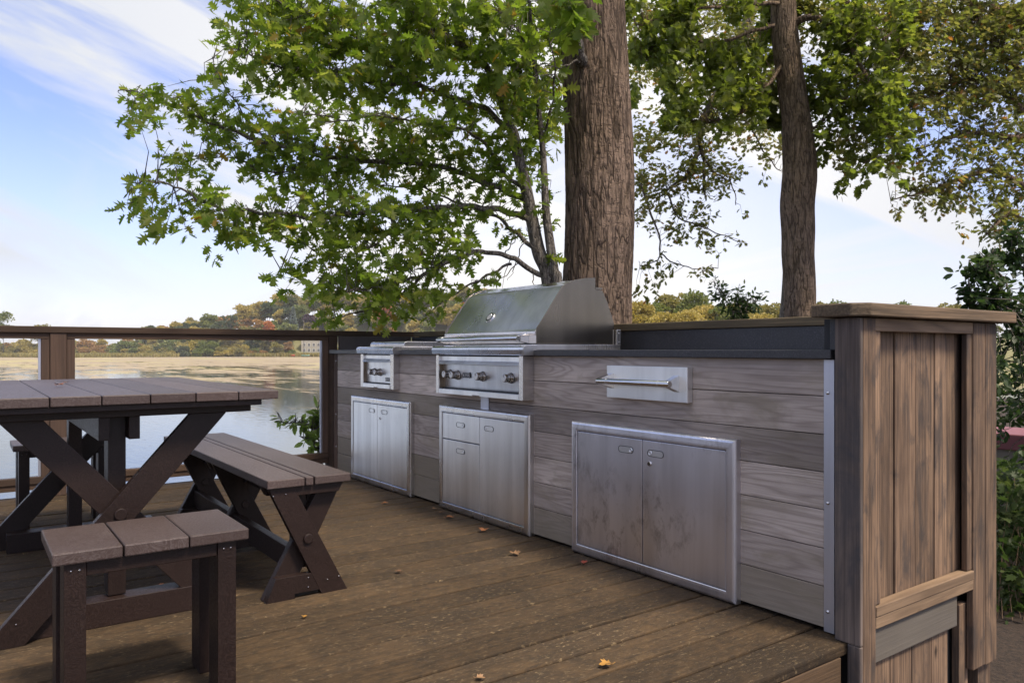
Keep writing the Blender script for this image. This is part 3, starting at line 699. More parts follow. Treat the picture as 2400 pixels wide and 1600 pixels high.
# --- big oak trunk
big=Tree('oak_tree',tuple(at(1400,1300,6.4)),'massive oak tree with a thick ridged trunk rising behind the grill','tree')
trunk_mesh([at(1396,1300,6.4),at(1398,760,6.4),at(1400,640,6.4),at(1404,500,6.4),at(1403,300,6.4),at(1393,100,6.4),at(1388,0,6.4),at(1378,-300,6.4),at(1350,-900,6.5)],
 [.42,.40,.36,.325,.298,.295,.293,.29,.283,.278,.272,.268,.262,.255,.24,.22,.2,.17,.12],'trunk','bark',big.root,190,440,.017)
# --- young tree at its foot
yg=Tree('young_oak_tree',tuple(at(1285,1250,6.1)),'multi-stemmed young oak whose leafy boughs reach out over the railing on the left','tree')
mbt=MB()
A=[(1292,1250,6.15),(1290,760,6.1),(1284,644,6.1),(1263,592,6.1),(1246,511,6.1),(1233,443,6.05),(1212,351,6.),(1204,313,6.),(1190,282,6.),(1170,218,5.95),(1156,184,5.9),(1129,143,5.8),(1092,112,5.7),(1058,92,5.6),(980,40,5.5),(900,-60,5.4)]
B=[(1310,1250,6.1),(1306,700,6.05),(1299,640,6.05),(1289,570,6.05),(1280,500,6.05),(1276,420,6.05),(1272,350,6.05),(1262,250,6.),(1250,120,6.),(1235,-50,5.9)]
pa=smooth_path([at(*q) for q in A],8); mbt.tube(pa,[.075-.062*(i/(len(pa)-1))**.75 for i in range(len(pa))],14)
pb=smooth_path([at(*q) for q in B],8); mbt.tube(pb,[.05-.038*(i/(len(pb)-1)) for i in range(len(pb))],12)
mbt.build('trunk',M['bark3'],yg.root)
for p in (pa[20:],pb[24:]): yg.samples+=[(q,.02) for q in p]
yg.limb([(1204,313,6.),(1150,265,6.),(1085,235,5.95),(1000,212,5.9),(975,200,5.9),(846,192,5.8),(778,177,5.7),(727,163,5.6),(640,150,5.6),(560,120,5.5)],.026,.006)
yg.limb([(1000,214,5.9),(920,160,5.9),(856,119,5.85),(805,85,5.8),(730,41,5.7),(642,3,5.7),(580,-40,5.6)],.018,.006)
yg.limb([(1243,477,6.1),(1178,443,6.2),(1103,415,6.3),(1059,398,6.3),(970,384,6.3),(899,381,6.2),(770,371,6.1),(685,351,6.),(625,333,5.9),(557,313,5.9),(506,289,5.8),(448,265,5.8),(404,238,5.8),(346,219,5.7),(275,211,5.7)],.03,.004)
yg.limb([(1246,518,6.1),(1178,497,6.),(1093,484,5.9),(954,490,5.8),(821,504,5.7),(746,511,5.6),(668,501,5.5),(600,499,5.5),(540,493,5.4),(472,473,5.4),(421,442,5.4),(370,422,5.3),(312,430,5.3)],.028,.004)
yg.limb([(1277,647,6.1),(1212,613,6.),(1161,589,5.9),(1110,592,5.9),(1042,616,5.8),(991,640,5.7),(943,657,5.7),(870,672,5.6),(800,680,5.5),(720,665,5.5),(655,632,5.4)],.024,.005)
yg.limb([(1259,592,6.1),(1222,555,6.3),(1178,521,6.4),(1127,490,6.5),(1060,470,6.6),(980,440,6.7),(880,430,6.8)],.022,.005)
yg.limb([(1000,640,5.75),(940,690,5.8),(890,720,5.8),(830,735,5.7),(780,745,5.7)],.012,.004)
yg.limb([(1200,620,6.),(1130,650,5.9),(1080,680,5.9),(1040,705,5.9),(1000,730,5.9)],.012,.003)
yg.limb([(1233,443,6.05),(1180,400,6.3),(1130,330,6.5),(1080,300,6.6),(1000,290,6.7),(900,270,6.8),(800,280,6.9),(700,260,7.)],.02,.005)
yg.limb([(1190,282,6.),(1210,200,5.8),(1230,120,5.6),(1200,40,5.4)],.016,.005)
yg.limb([(1270,330,6.05),(1290,250,5.8),(1300,160,5.6),(1290,70,5.4)],.012,.004)
yg.limb([(954,490,5.8),(920,540,5.8),(860,580,5.8),(780,600,5.8),(700,560,5.7)],.012,.004)
yg.limb([(770,371,6.1),(700,400,6.),(620,400,5.9),(540,370,5.9),(440,370,5.8)],.01,.003)
yg.limb([(625,333,5.9),(560,250,5.8),(520,190,5.7),(500,140,5.7)],.008,.003)
def dead(pts):
    yg.limb(pts,.006,.002,4,False)
for q in ([(1230,560,6.1),(1215,600,6.),(1200,640,6.),(1190,655,6.)],[(1212,613,6.),(1180,650,5.95),(1130,668,5.9)],[(1180,600,5.95),(1200,570,5.9),(1215,540,5.9)],[(1250,640,6.),(1248,665,6.),(1252,690,6.)],[(1262,590,6.05),(1240,560,6.),(1235,530,6.)]): dead(q)
# --- maple (second trunk)
mp=Tree('maple_tree',tuple(at(1872,1100,9.)),'slim maple tree with a knobbly swollen trunk right of the big oak','tree')
trunk_mesh([at(1882,1100,9.),at(1876,745,9.),at(1873,660,9.),at(1869,600,9.),at(1870,540,9.),at(1868,480,9.),at(1875,400,9.),at(1869,300,9.),at(1859,230,9.),at(1849,160,9.),at(1840,80,9.),at(1836,0,9.),at(1836,-300,9.),at(1840,-700,9.)],
 [.21,.20,.192,.186,.181,.179,.181,.185,.190,.198,.186,.165,.160,.155,.148,.140,.132,.126,.120,.115,.112,.108,.10,.095,.09],'trunk','bark2',mp.root,120,300,.008,24.,3.)
mp.limb([(1838,60,9.),(1780,70,8.9),(1680,100,8.8),(1600,90,8.7),(1540,110,8.6),(1500,140,8.5)],.028,.006)
mp.limb([(1838,10,9.),(1760,10,8.6),(1660,20,8.3),(1560,40,8.2),(1490,60,8.)],.03,.006)
mp.limb([(1850,130,9.),(1800,200,8.8),(1740,260,8.7),(1660,290,8.6)],.03,.006)
mp.limb([(1850,60,9.),(1900,40,8.8),(1960,60,8.6),(2000,120,8.5),(2040,200,8.4),(2060,300,8.4),(2050,370,8.3)],.05,.006)
mp.limb([(1850,-60,9.),(1940,-30,8.8),(2040,60,8.7),(2110,150,8.6)],.05,.008)
mp.limb([(1870,330,9.),(1920,290,8.9),(1965,250,8.8),(2000,220,8.7)],.02,.005)
mp.limb([(1870,400,9.),(1920,350,8.9),(1970,330,8.8),(2010,330,8.7)],.014,.004)
# --- bronze oak behind (hanging bough + right side)
bo=Tree('bronze_oak_tree',tuple(at(1700,1000,14.)),'bronze-green oak whose sparse boughs hang between the two trunks','tree')
bo.limb([(1640,290,11.),(1640,330,11.),(1648,370,11.),(1650,420,11.),(1655,470,11.)],.05,.01)
bo.limb([(1690,200,11.),(1660,260,11.),(1640,292,11.)],.07,.05)
bo.limb([(1760,0,11.5),(1740,100,11.3),(1690,200,11.)],.1,.07,leafy=False)
bo.limb([(1640,360,11.),(1610,410,10.9),(1570,440,10.8),(1540,470,10.8)],.03,.008)
bo.limb([(1648,370,11.),(1680,410,11.),(1715,430,11.1),(1725,480,11.1)],.02,.006)
bo.limb([(1560,450,10.8),(1590,510,10.8),(1640,530,10.8),(1700,555,10.8),(1745,570,10.8)],.016,.005)
bo.limb([(1500,430,10.7),(1540,540,10.7),(1545,600,10.7),(1500,625,10.7)],.02,.005)
bo.limb([(1545,590,10.7),(1590,620,10.7),(1630,628,10.7),(1680,630,10.7)],.012,.004)
bo.limb([(1690,200,11.),(1760,300,11.),(1800,370,11.),(1830,400,11.)],.02,.006)
mbt=MB(); pp=smooth_path([at(1800,1000,14.),at(1795,600,13.8) if False else at(1852,700,14.),at(1850,300,13.),at(1800,-100,12.),at(1760,0,11.5)],8); mbt.tube(pp,[.18-.08*i/(len(pp)-1) for i in range(len(pp))],12); mbt.build('trunk',M['bark3'],bo.root)
# --- right-hand oak
ro=Tree('red_oak_tree',tuple(at(2480,1100,9.5)),'brownish-leaved oak whose boughs sweep in from the right edge','tree')
trunk_mesh([at(2456,1150,9.5),at(2451,700,9.5),at(2449,200,9.5),at(2444,0,9.5),at(2436,-500,9.5)],[.17,.15,.13,.115,.10,.08],'trunk','bark',ro.root,60,140,.012)
for L in ([(2400,60,9.5),(2330,20,9.4),(2260,0,9.4),(2200,-30,9.3)],[(2402,180,9.5),(2350,130,9.4),(2300,60,9.3),(2280,0,9.2)],[(2402,260,9.5),(2330,200,9.4),(2240,190,9.3),(2160,220,9.2),(2120,260,9.2)],
 [(2402,320,9.5),(2340,320,9.4),(2280,310,9.3),(2210,330,9.2),(2150,350,9.2)],[(2404,440,9.5),(2330,400,9.3),(2250,420,9.2),(2170,450,9.1),(2090,468,9.)],[(2404,520,9.5),(2370,500,9.3),(2330,530,9.2),(2310,550,9.1)],
 [(2160,10,9.3),(2120,100,9.2),(2100,150,9.2),(2060,180,9.1),(1990,230,9.1)],[(2300,-60,9.4),(2200,-20,9.4),(2160,10,9.3)]): ro.limb(L,.045,.006)
ROWS=[
(-250,-200,[(420,2500,.7)]),(-200,-150,[(420,2500,.75)]),(-150,-100,[(440,2500,.8)]),(-100,-50,[(450,2500,.85)]),(-50,0,[(480,2500,.9)]),
(0,50,[(505,560,.5),(560,1330,.93),(1465,2430,.95)]),
(50,100,[(535,600,.65),(600,1330,.92),(1465,2430,.95)]),
(100,150,[(500,600,.6),(600,700,.8),(700,1000,.92),(1000,1320,.92),(1470,1870,.97),(1870,1930,.45),(1930,2430,.93)]),
(150,200,[(480,560,.6),(560,640,.7),(640,1000,.9),(1000,1075,.3),(1075,1315,.92),(1470,1860,.97),(1870,1910,.3),(1910,2430,.9)]),
(200,250,[(250,340,.4),(340,480,.6),(480,560,.75),(560,640,.4),(640,700,.35),(700,1000,.88),(1000,1120,.85),(1120,1180,.2),(1180,1315,.92),(1475,1500,.8),(1500,1560,.25),(1560,1850,.95),(1880,2430,.88)]),
(250,300,[(270,400,.55),(400,500,.7),(500,620,.7),(620,700,.75),(700,1130,.88),(1130,1180,.35),(1180,1315,.9),(1480,1560,.6),(1560,1850,.93),(1880,1960,.7),(1960,2130,.85),(2130,2430,.75)]),
(300,350,[(400,460,.3),(460,680,.85),(680,1200,.88),(1200,1310,.75),(1480,1700,.8),(1700,1850,.65),(1890,1960,.45),(1960,2130,.85),(2140,2250,.45),(2250,2430,.75)]),
(350,400,[(400,600,.8),(600,1180,.86),(1180,1260,.65),(1260,1310,.25),(1480,1520,.6),(1520,1580,.3),(1580,1720,.7),(1770,1850,.45),(1890,1950,.2),(1950,2125,.75),(2140,2320,.55),(2320,2430,.7)]),
(400,450,[(290,420,.55),(420,500,.45),(500,640,.2),(640,700,.7),(700,1170,.82),(1170,1270,.7),(1480,1560,.75),(1560,1700,.7),(1700,1740,.45),(1780,1830,.1),(1950,2040,.4),(2090,2150,.35),(2150,2430,.7)]),
(450,500,[(290,560,.7),(560,700,.5),(700,800,.5),(800,1200,.82),(1200,1300,.45),(1490,1600,.7),(1600,1700,.35),(1700,1740,.25),(2085,2180,.4),(2180,2430,.65)]),
(500,550,[(330,480,.45),(480,700,.78),(700,1150,.85),(1150,1230,.35),(1270,1310,.5),(1490,1600,.3),(1600,1680,.4),(2220,2300,.15),(2300,2430,.6)]),
(550,600,[(470,560,.15),(560,620,.25),(680,760,.35),(760,1110,.82),(1110,1180,.08),(1285,1310,.2),(1560,1700,.35),(1700,1750,.3),(2340,2430,.2)]),
(600,650,[(635,720,.55),(720,1120,.78),(1120,1160,.2),(1490,1560,.35),(1570,1680,.2)]),
(650,700,[(650,720,.4),(720,950,.82),(950,1060,.7),(1060,1180,.45),(1490,1610,.2)]),
(700,750,[(710,1050,.66),(1050,1080,.2)]),
(750,775,[(750,800,.3),(860,1030,.35)])]
for t in (yg,mp,bo,ro): t.S=np.array([q for q,r in t.samples])
big.S=yg.S; big.samples=[]
nl={}
def depth_for(t,u,v):
    S=t.S; d=S@Dv; uu=CX+F*(S@Rv)/d; vv=HY-F*(S[:,2]-H)/d
    k=np.argmin((uu-u)**2+(vv-v)**2); return d[k],math.hypot(uu[k]-u,vv[k]-v)
for v0,v1,segs in ROWS:
    for u0,u1,c in segs:
        area=(u1-u0)*(v1-v0)
        um=(u0+u1)/2
        sub=[(u0,u1)]
        a=u0
        while a<u1:
            b=min(a+40,u1); um=(a+b)/2
            # which tree, mean depth, leaf length in m
            if um<1335: t=yg; L=.095 if v0<250 and um>900 else .084; dm=6.0; ds=.55; sh=1
            elif um<1880:
                if v0>=300: t=bo; L=.085; dm=10.9; ds=.5
                else: t=mp if random.random()<.75 else bo; L=.078; dm=8.8; ds=.9
            elif um<2130: t=mp if (v0<430 and random.random()<.75) else ro; L=.078; dm=8.7; ds=.6
            else: t=ro; L=.078; dm=9.3; ds=.6
            per=7 if t is yg else 8
            pxl=L*F/dm; A1=.30*pxl*pxl*.62
            cc=min(c*1.0,.95)
            n=-math.log(1-cc)*(b-a)*(v1-v0)/A1*(1.42 if t is yg else (1.8 if t is mp else (2.1 if t is ro else 1.7)))/per
            if v0<0: n*=.3
            n=int(n)+(1 if random.random()<n-int(n) else 0)
            for _ in range(n):
                u=random.uniform(a,b); v=random.uniform(v0,v1)
                db,dist=depth_for(t,u,v)
                d=db+random.gauss(0,.25+ds*min(dist/120.,1.)*.6)
                if t is yg and 1310<u<1470 : d=min(d,6.0-random.random())
                if t is yg and u>1250: d=random.uniform(5.4,7.6)
                if t is not yg and u<1500: d=max(d,7.5)
                if 1790<u<1925: d=max(d,9.35)
                P_=at(u,v,d)
                nn_=mnoise.noise(Vector((P_[0]*2.1,P_[1]*2.1,P_[2]*4.2)))
                if nn_<-.06 and random.random()<(.7 if nn_<-.18 else .4): continue
                t.cluster(P_,per,L,spread=.16 if t is yg else .17,maxl=.5)
            a=b
# oak: a few big near leaves before the trunk, plus its own high crown above the frame
big.S=np.array([at(1330,-40,5.2),at(1350,20,5.3),at(1340,60,5.4)]); big.samples=[1]
for _ in range(18): big.cluster(at(random.gauss(1340,24),random.uniform(-30,95),random.uniform(4.6,5.2)),5,.12,spread=.15,maxl=.6)
big.samples=[]
for _ in range(450):
    r=math.sqrt(random.random())*4.2; th=random.random()*6.283; c=at(1390,0,5.6); 
    big.cluster((c[0]+r*math.cos(th),c[1]+r*math.sin(th),random.uniform(5.2,9.5)),6,.2,spread=.4)
big.limb([(1375,150,6.25),(1355,120,6.),(1345,60,5.9),(1340,0,5.8),(1330,-80,5.6)],.055,.045,12,False)
big.limb([(1372,148,6.2),(1352,145,6.),(1320,155,5.9),(1280,158,5.8)],.012,.004,6,False)
yg.finish('redoak','leafA','bark3')
mp.finish('maple','leafB','bark2'); bo.finish('oak','leafC','bark3'); ro.finish('oak','leafC','bark'); big.finish('maple','leafA','bark3')
# ------------------------------------------------------------------ shrubs on the right, shoot by the rail
def plant(name,base,label,cat,spots,size,shape,lmat,twig=True,group=None,bm='bark3',spread=.1,fold=.2,stems=None,per=7,cname='foliage'):
    t=Tree(name,base,label,cat,group)
    for st_ in (stems or []): t.limb(st_,.010,.003,5)
    t.S=np.array([q for q,r in t.samples]) if t.samples else None
    for c in spots: t.cluster(c,per,size,spread=spread,maxl=.45,twig=twig)
    t.finish(shape,lmat,bm,fold,.1,cname); return t
sp=[]
for _ in range(3400):
    v=random.uniform(640,1330); u=random.uniform(2285,3500); d=random.uniform(4.6,6.2)  # shrub runs on unseen past the frame to darken the hood-side reflection
    if v<760 and (random.random()<.5 or (u<2600 and v<690)): continue
    if v>990 and random.random()<.8: continue
    sp.append(at(u,v,d))
stems=[[(2440,1200,5.4),(2420,900,5.2),(2390,780,5.),(2350,700,4.9),(2310,640,4.8),(2275,628,4.8)],[(2440,1200,5.4),(2430,850,5.2),(2380,740,5.),(2330,715,4.9),(2262,683,4.8)],[(2450,1200,5.4),(2440,800,5.3),(2420,650,5.2),(2390,590,5.1),(2372,560,5.1)],
[(2400,780,5.),(2360,680,5.),(2330,620,5.),(2292,615,4.95)],[(2380,740,5.),(2330,720,4.95),(2270,712,4.9)],[(2420,650,5.2),(2400,640,5.2),(2370,600,5.1)]]
for L in stems:
    P=smooth_path([at(*q) for q in L],6)
    for q in P[10:]:
        for _ in range(3): sp.append(q+rnd_unit(1)[0]*.06)
for _ in range(3200): q=random.random(); sp.append(np.array([-1.9+8*q,6.4-1.2*q+random.gauss(0,.35),random.uniform(-.5,2.9)]))  # unseen hedge added out of frame to darken the hood-side reflection
plant('beech_shrub',tuple(at(2440,1250,5.4)),'dark green beech shrub behind the right end of the wooden wall, plus added unseen hedge','shrub',sp,.055,'oval','leafD',stems=stems)
sp=[];stems=[]
for _ in range(380): sp.append(at(random.uniform(2325,2560),random.uniform(1080,1440),random.uniform(4.0,4.9)))
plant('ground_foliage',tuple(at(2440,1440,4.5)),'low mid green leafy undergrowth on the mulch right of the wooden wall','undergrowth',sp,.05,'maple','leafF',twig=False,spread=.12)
mb=MB()
for _ in range(60):
    b=at(random.uniform(2330,2520),random.uniform(1290,1460),4.1+random.random()*.5); b[2]=-.56
    t_=b+np.array([random.uniform(-.25,.25),random.uniform(-.25,.25),random.uniform(.3,.75)]); m_=(b+t_)/2+np.array([random.uniform(-.04,.04),0,.05])
    mb.tube([b,m_,t_],[.003,.0022,.001],4,cap=False)
topmesh(mb,'dry_stalks',M['ledge'],tuple(at(2400,1450,4.3)),'thin tan dry stalks standing in the undergrowth','grass',kind='stuff')
# shoot beyond the railing
uvs=[[(760,1100,6.3),(748,1062,6.3),(747,1020,6.3),(742,985,6.3),(752,950,6.3)],[(748,1058,6.3),(735,1040,6.25),(722,1028,6.2),(710,1027,6.2)],[(747,1010,6.3),(728,1000,6.25),(700,990,6.2),(675,990,6.2),(650,990,6.2)],[(746,1000,6.3),(735,978,6.3),(745,975,6.3)]]
sp=[]
for L in uvs:
    P=smooth_path([at(*q) for q in L],5)
    for q in P[3:]: sp.append(q+rnd_unit(1)[0]*.03)
for _ in range(14): sp.append(at(random.uniform(705,765),random.uniform(960,1030),6.3))
plant('leafy_shoot',tuple(at(760,1110,6.3)),'fresh green leafy shoot growing just outside the glass panel','plant',sp,.085,'oval','leafE',stems=uvs,per=2,spread=.05)
uvs=[[(1700,860,8.6),(1735,760,8.5),(1738,720,8.5),(1725,690,8.5)],[(1735,760,8.5),(1710,720,8.5),(1690,690,8.5),(1675,670,8.5)],[(1737,750,8.5),(1760,715,8.5),(1775,705,8.5)]]
sp=[]
for L in uvs:
    P=smooth_path([at(*q) for q in L],8)
    for q in P[8:]:
        for _ in range(2): sp.append(q+rnd_unit(1)[0]*.09)
for _ in range(30): sp.append(at(random.gauss(1738,20),random.uniform(700,760),8.5))
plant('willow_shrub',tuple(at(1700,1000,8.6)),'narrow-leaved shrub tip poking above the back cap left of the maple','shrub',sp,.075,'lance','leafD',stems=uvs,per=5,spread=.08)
# red-topped box behind
bx0=empty('garden_box',tuple(at(2420,1200,6.6)),'low beige box with a faded red lid right of the wooden wall','box')
mb=MB(); c=at(2440,1030,6.6); 
mb.box(c[0]-.6,c[0]+.9,c[1]-.25,c[1]+.45,c[2]-.09,c[2]+.05); s=NT('faded_red_paint'); n=s.noise(s.coords((1,1,1)),12.,5.,.6); s.t.links.new(s.mix(n,(.26,.085,.095),(.16,.055,.065)),s.b.inputs['Base Color']); M['red']=s.m
mb.build('lid',M['red'],bx0,.01)
mb=MB(); mb.box(c[0]-.57,c[0]+.87,c[1]-.22,c[1]+.42,-.6,c[2]-.091); s=NT('beige_paint'); n=s.noise(s.coords((1,1,1)),9.,5.,.6); s.t.links.new(s.mix(n,(.25,.22,.17),(.15,.13,.10)),s.b.inputs['Base Color']); M['beige']=s.m
mb.build('body',M['beige'],bx0,.005)
# ------------------------------------------------------------------ fallen leaves
def fallen(u,v,z,size,col,label,cat='leaf'):
    size*=.68; col=tuple(x*.8 for x in col)
    r=Rv*((u-CX)/F)+Dv+Zv*((HY-v)/F); t=(z-H)/r[2]; p=r*t; p[2]=z+.004
    s=NT('dry_leaf'); n=s.noise(s.coords((1,1,1)),60.,3.); s.t.links.new(s.mix(n,col,tuple(x*.5 for x in col)),s.b.inputs['Base Color']); s.b.inputs['Roughness'].default_value=.6
    h=np.array(SH['maple']); K=8
    a=random.random()*6.28; mb=MB(); d=np.array([math.cos(a),math.sin(a),.0]); sd=np.array([-math.sin(a),math.cos(a),0.])
    for sgn in (1,-1):
        vs=[]
        for x,y in h:
            zz=abs(x)*.45+.25*(y-.5)**2+random.uniform(0,.12)
            vs.append(p+size*((sgn*x)*sd+(y-.5)*d+zz*Zv))
        mb.add(vs,[tuple(range(len(h)))[::sgn]],.5)
    mb.tube([p-d*size*.5,p-d*size*.8+Zv*size*.15],[.0012,.0008],4)
    topmesh(mb,'fallen_leaf',s.m,tuple(p),label,cat,'dry fallen leaves')
OR=(.42,.16,.05); TN=(.36,.20,.09); BR=(.20,.10,.05); RD=(.42,.07,.03); YL=(.5,.25,.04)
for a in ((141,906,.771,.055,(.30,.12,.05),'crumpled brown leaf lying on the picnic table top'),(155,899,.771,.035,BR,'tiny dark leaf behind the crumpled one on the table'),
 (904,1181,.001,.05,OR,'small orange leaf on the deck before the left cabinet doors'),(1017,1194,.001,.04,TN,'tan leaf on the deck just left of the middle cabinet'),(1036,1203,.001,.05,BR,'dark brown leaf on the deck before the middle cabinet'),
 (1055,1215,.001,.065,OR,'orange leaf on the deck below the middle drawers'),(1133,1246,.001,.075,OR,'largest orange leaf on the deck in front of the middle cabinet'),(1208,1301,.001,.075,TN,'curled tan leaf on the open deck between middle and right cabinets'),
 (1367,1321,.001,.06,RD,'red leaf on the deck by the right cabinet corner'),(932,1342,.001,.045,BR,'brown leaf crumb on the open deck right of the bench'),(1418,1562,.001,.06,YL,'bright yellow orange leaf at the bottom of the deck'),(1127,1592,.001,.04,TN,'pale leaf scrap at the bottom edge of the deck'),
 (378,1375,.001,.04,OR,'orange leaf on the deck seen under the stool'),(714,1447,.001,.03,YL,'tiny yellow leaf on the deck right of the stool')): fallen(*a)
# ------------------------------------------------------------------ ground, water, far shore
WZ=-3.1
def grid(name,x0,x1,y0,y1,nx,ny,fz,mat,label,cat,kind='structure'):
    mb=MB(); vs=[];fs=[]
    for j in range(ny+1):
        for i in range(nx+1):
            x=x0+(x1-x0)*i/nx;y=y0+(y1-y0)*j/ny; vs.append((x,y,fz(x,y)))
    for j in range(ny):
        for i in range(nx): a=j*(nx+1)+i; fs.append((a,a+1,a+nx+2,a+nx+1))
    mb.add(vs,fs,.5,True); return topmesh(mb,name,mat,(0,0,0),label,cat,kind=kind)
s=NT('mulch_ground'); v=s.coords((1,1,1)); n=s.noise(v,45.,5.,.75); n2=s.noise(v,1.2,4.)
col=s.mix(s.ramp(n,[(.35,0.),(.65,1.)]),(.018,.012,.009),(.07,.045,.03)); col=s.mix(s.ramp(n2,[(.55,0.),(.7,.7)]),col,(.04,.055,.015))
s.t.links.new(col,s.b.inputs['Base Color']); s.b.inputs['Roughness'].default_value=.95; s.bump(n,1.,.03); M['mulch']=s.m
def gz(x,y):
    e=-5.75-.25*max(0,y-3)*.6 if y<3 else -5.9-(y-3)*.35
    t=min(max((e-x)/3.4,0),1); 
    b=-.56-(.45 if x<-1.3 and y<3.0 else 0)+mnoise.noise(Vector((x*.8,y*.8,0)))*.05
    return b*(1-t)+(-3.6)*t if x<e else b
grid('ground',-12,30,-30,26,168,224,gz,M['mulch'],'dark mulch and soil bank around the deck','ground')
s=NT('lake_water')
geo=s.n('NewGeometry').outputs['Position']
def nz(scale,sc3,detail=4.,rough=.6,dist=0.):
    mpn=s.n('Mapping'); s.set(mpn,'Vector',geo); mpn.inputs['Scale'].default_value=sc3; mpn.inputs['Rotation'].default_value=(0,0,math.radians(-54)); return s.noise(mpn.outputs[0],scale,detail,rough,dist)
sx=s.n('SeparateXYZ'); s.set(sx,0,geo)
# distance offshore, measured along the view-independent axis away from the deck
off=s.math('ADD',s.math('MULTIPLY',sx.outputs[0],-.81),s.math('MULTIPLY',sx.outputs[1],.587))
p1=nz(.035,(1.,1.8,1),5.,.62,.5); p2=nz(.5,(1,1,1),5.,.7); p3=nz(.02,(.6,2.2,1),4.,.55,.3); p4=nz(3.,(1,1,1),3.,.7)
th=s.ramp(s.math('DIVIDE',off,420.),[(0.,0.),(.09,.08),(.13,.30),(.20,.41),(.34,.46),(.5,.60),(1.,.80)])
p5=nz(.13,(.55,2.2,1),5.,.65,.6)
alg=s.math('ADD',s.math('MULTIPLY',s.math('SUBTRACT',p1,.5),.8),s.math('MULTIPLY',s.math('SUBTRACT',p5,.5),1.1)); alg=s.math('ADD',alg,s.math('MULTIPLY',s.math('SUBTRACT',p2,.5),.35))
m=s.math('ADD',alg,th); m=s.ramp(m,[(.40,0.),(.52,1.)])
spk=s.math('MULTIPLY',s.ramp(p4,[(.60,0.),(.70,.55)]),s.ramp(p2,[(.45,0.),(.6,1.)]))
m=s.math('MAXIMUM',m,spk)
ac=s.mix(s.ramp(p2,[(.35,0.),(.65,1.)]),(.34,.285,.21),(.27,.22,.16)); ac=s.mix(s.ramp(p3,[(.50,0.),(.62,.8)]),ac,(.36,.32,.17)); 
near=s.ramp(s.math('DIVIDE',off,420.),[(.15,1.),(.34,0.)])
ac=s.mix(s.math('MULTIPLY',s.ramp(p5,[(.46,1.),(.54,0.)]),near),ac,(.075,.085,.035))
alg_b=s.n('BsdfDiffuse'); s.set(alg_b,'Color',ac)
gls=s.b; gls.inputs['Base Color'].default_value=(.035,.045,.05,1); gls.inputs['Roughness'].default_value=.06; gls.inputs['Specular IOR Level'].default_value=.9; gls.inputs['IOR'].default_value=1.5
wb=nz(1.6,(.5,1.6,1),3.,.6); bmp=s.bump(wb,.25,.05)
mx=s.n('MixShader'); s.set(mx,0,s.math('MULTIPLY',m,.9)); s.t.links.new(gls.outputs[0],mx.inputs[1]); s.t.links.new(alg_b.outputs[0],mx.inputs[2]); s.t.links.new(mx.outputs[0],s.out.inputs[0]); M['water']=s.m
mb=MB(); mb.add([(-1600,-1200,WZ),(40,-1200,WZ),(40,1600,WZ),(-1600,1600,WZ)],[(0,1,2,3)]); topmesh(mb,'lake',M['water'],(-300,200,WZ),'calm lake with patches of duckweed and cloud reflections','lake',kind='structure')
# far terrain in (lateral, depth) space
def shore(l):  # depth of shore at lateral metres
    return 420+8*math.sin(l*.03)+5*math.sin(l*.11+1)
def hillz(u):
    return float(np.interp(u,[-200,0,280,360,430,500,560,620,700,900,1200,1500,1900,2400],[0,0,0,6.,9.,12.,14.,19.,23.,25.,25.,20.,12.,10]))
def terr(l,d):
    u=CX+F*l/d; t=(d-shore(l)); 
    if t<0: return WZ-1.5+max(-1,t/20)
    k=min(t/48.,1.); k=k*k*(3-2*k)
    return WZ+.25+min(t,6)*.12+hillz(u)*k
s=NT('far_land'); v=s.n('NewGeometry').outputs['Position']; n=s.noise(v,.15,5.,.7)
s.t.links.new(s.mix(n,(.20,.17,.07),(.10,.11,.04)),s.b.inputs['Base Color']); s.b.inputs['Roughness'].default_value=.95; M['land']=s.m
mb=MB(); vs=[];fs=[]; NL=120; ND=40
for j in range(ND+1):
    d=405+ (j/ND)**1.6*500
    for i in range(NL+1):
        l=-420+900*i/NL; p=Rv*l+Dv*d; vs.append((p[0],p[1],terr(l,d)))
for j in range(ND):
    for i in range(NL): a=j*(NL+1)+i; fs.append((a,a+1,a+NL+2,a+NL+1))
mb.add(vs,fs,.5,True); topmesh(mb,'far_hills',M['land'],tuple(Dv*450),'low wooded hills on the far lake shore','hills',kind='structure')
# right-hand nearer bank
mb=MB(); vs=[];fs=[]
def bank(l,d): return -2.4+min(max((d-85)/40,0),1)*4.+.4*mnoise.noise(Vector((l*.1,d*.1,0)))
for j in range(13):
    for i in range(31):
        l=8+110*i/30; d=80+10*j; 
        if i==0: z=WZ-.6
        else: z=bank(l,d)
        if j==0: z=WZ-.6
        p=Rv*l+Dv*d; vs.append((p[0],p[1],z))
for j in range(12):
    for i in range(30): a=j*31+i; fs.append((a,a+1,a+32,a+31))
mb.add(vs,fs,.5,True); topmesh(mb,'near_bank',M['land'],tuple(Dv*90),'rising bank on the right side of the lake','bank',kind='structure')
# tree prototypes
TM={}
def fol(name,a,b,c,hot=None,trans=.25): TM[name]=leafmat(name,a,b,c,trans,hot)
fol('green_crown',(.10,.13,.035),(.14,.165,.045),(.19,.20,.06))
fol('olive_crown',(.15,.15,.045),(.21,.19,.06),(.26,.22,.07))
fol('yellow_crown',(.25,.21,.055),(.33,.27,.075),(.40,.32,.10))
fol('rust_crown',(.22,.14,.055),(.29,.18,.065),(.36,.21,.08))
fol('orange_crown',(.30,.11,.04),(.38,.15,.05),(.42,.19,.07))
fol('dark_crown',(.06,.08,.035),(.08,.10,.045),(.11,.125,.055))
fol('purple_crown',(.045,.025,.035),(.06,.035,.045),(.08,.045,.055))
fol('spruce_crown',(.09,.12,.10),(.12,.15,.13),(.16,.19,.17))
PALE=bark('pale_far_bark',(.28,.24,.2),(.2,.17,.14),(.22,.19,.15))
M['pale']=PALE
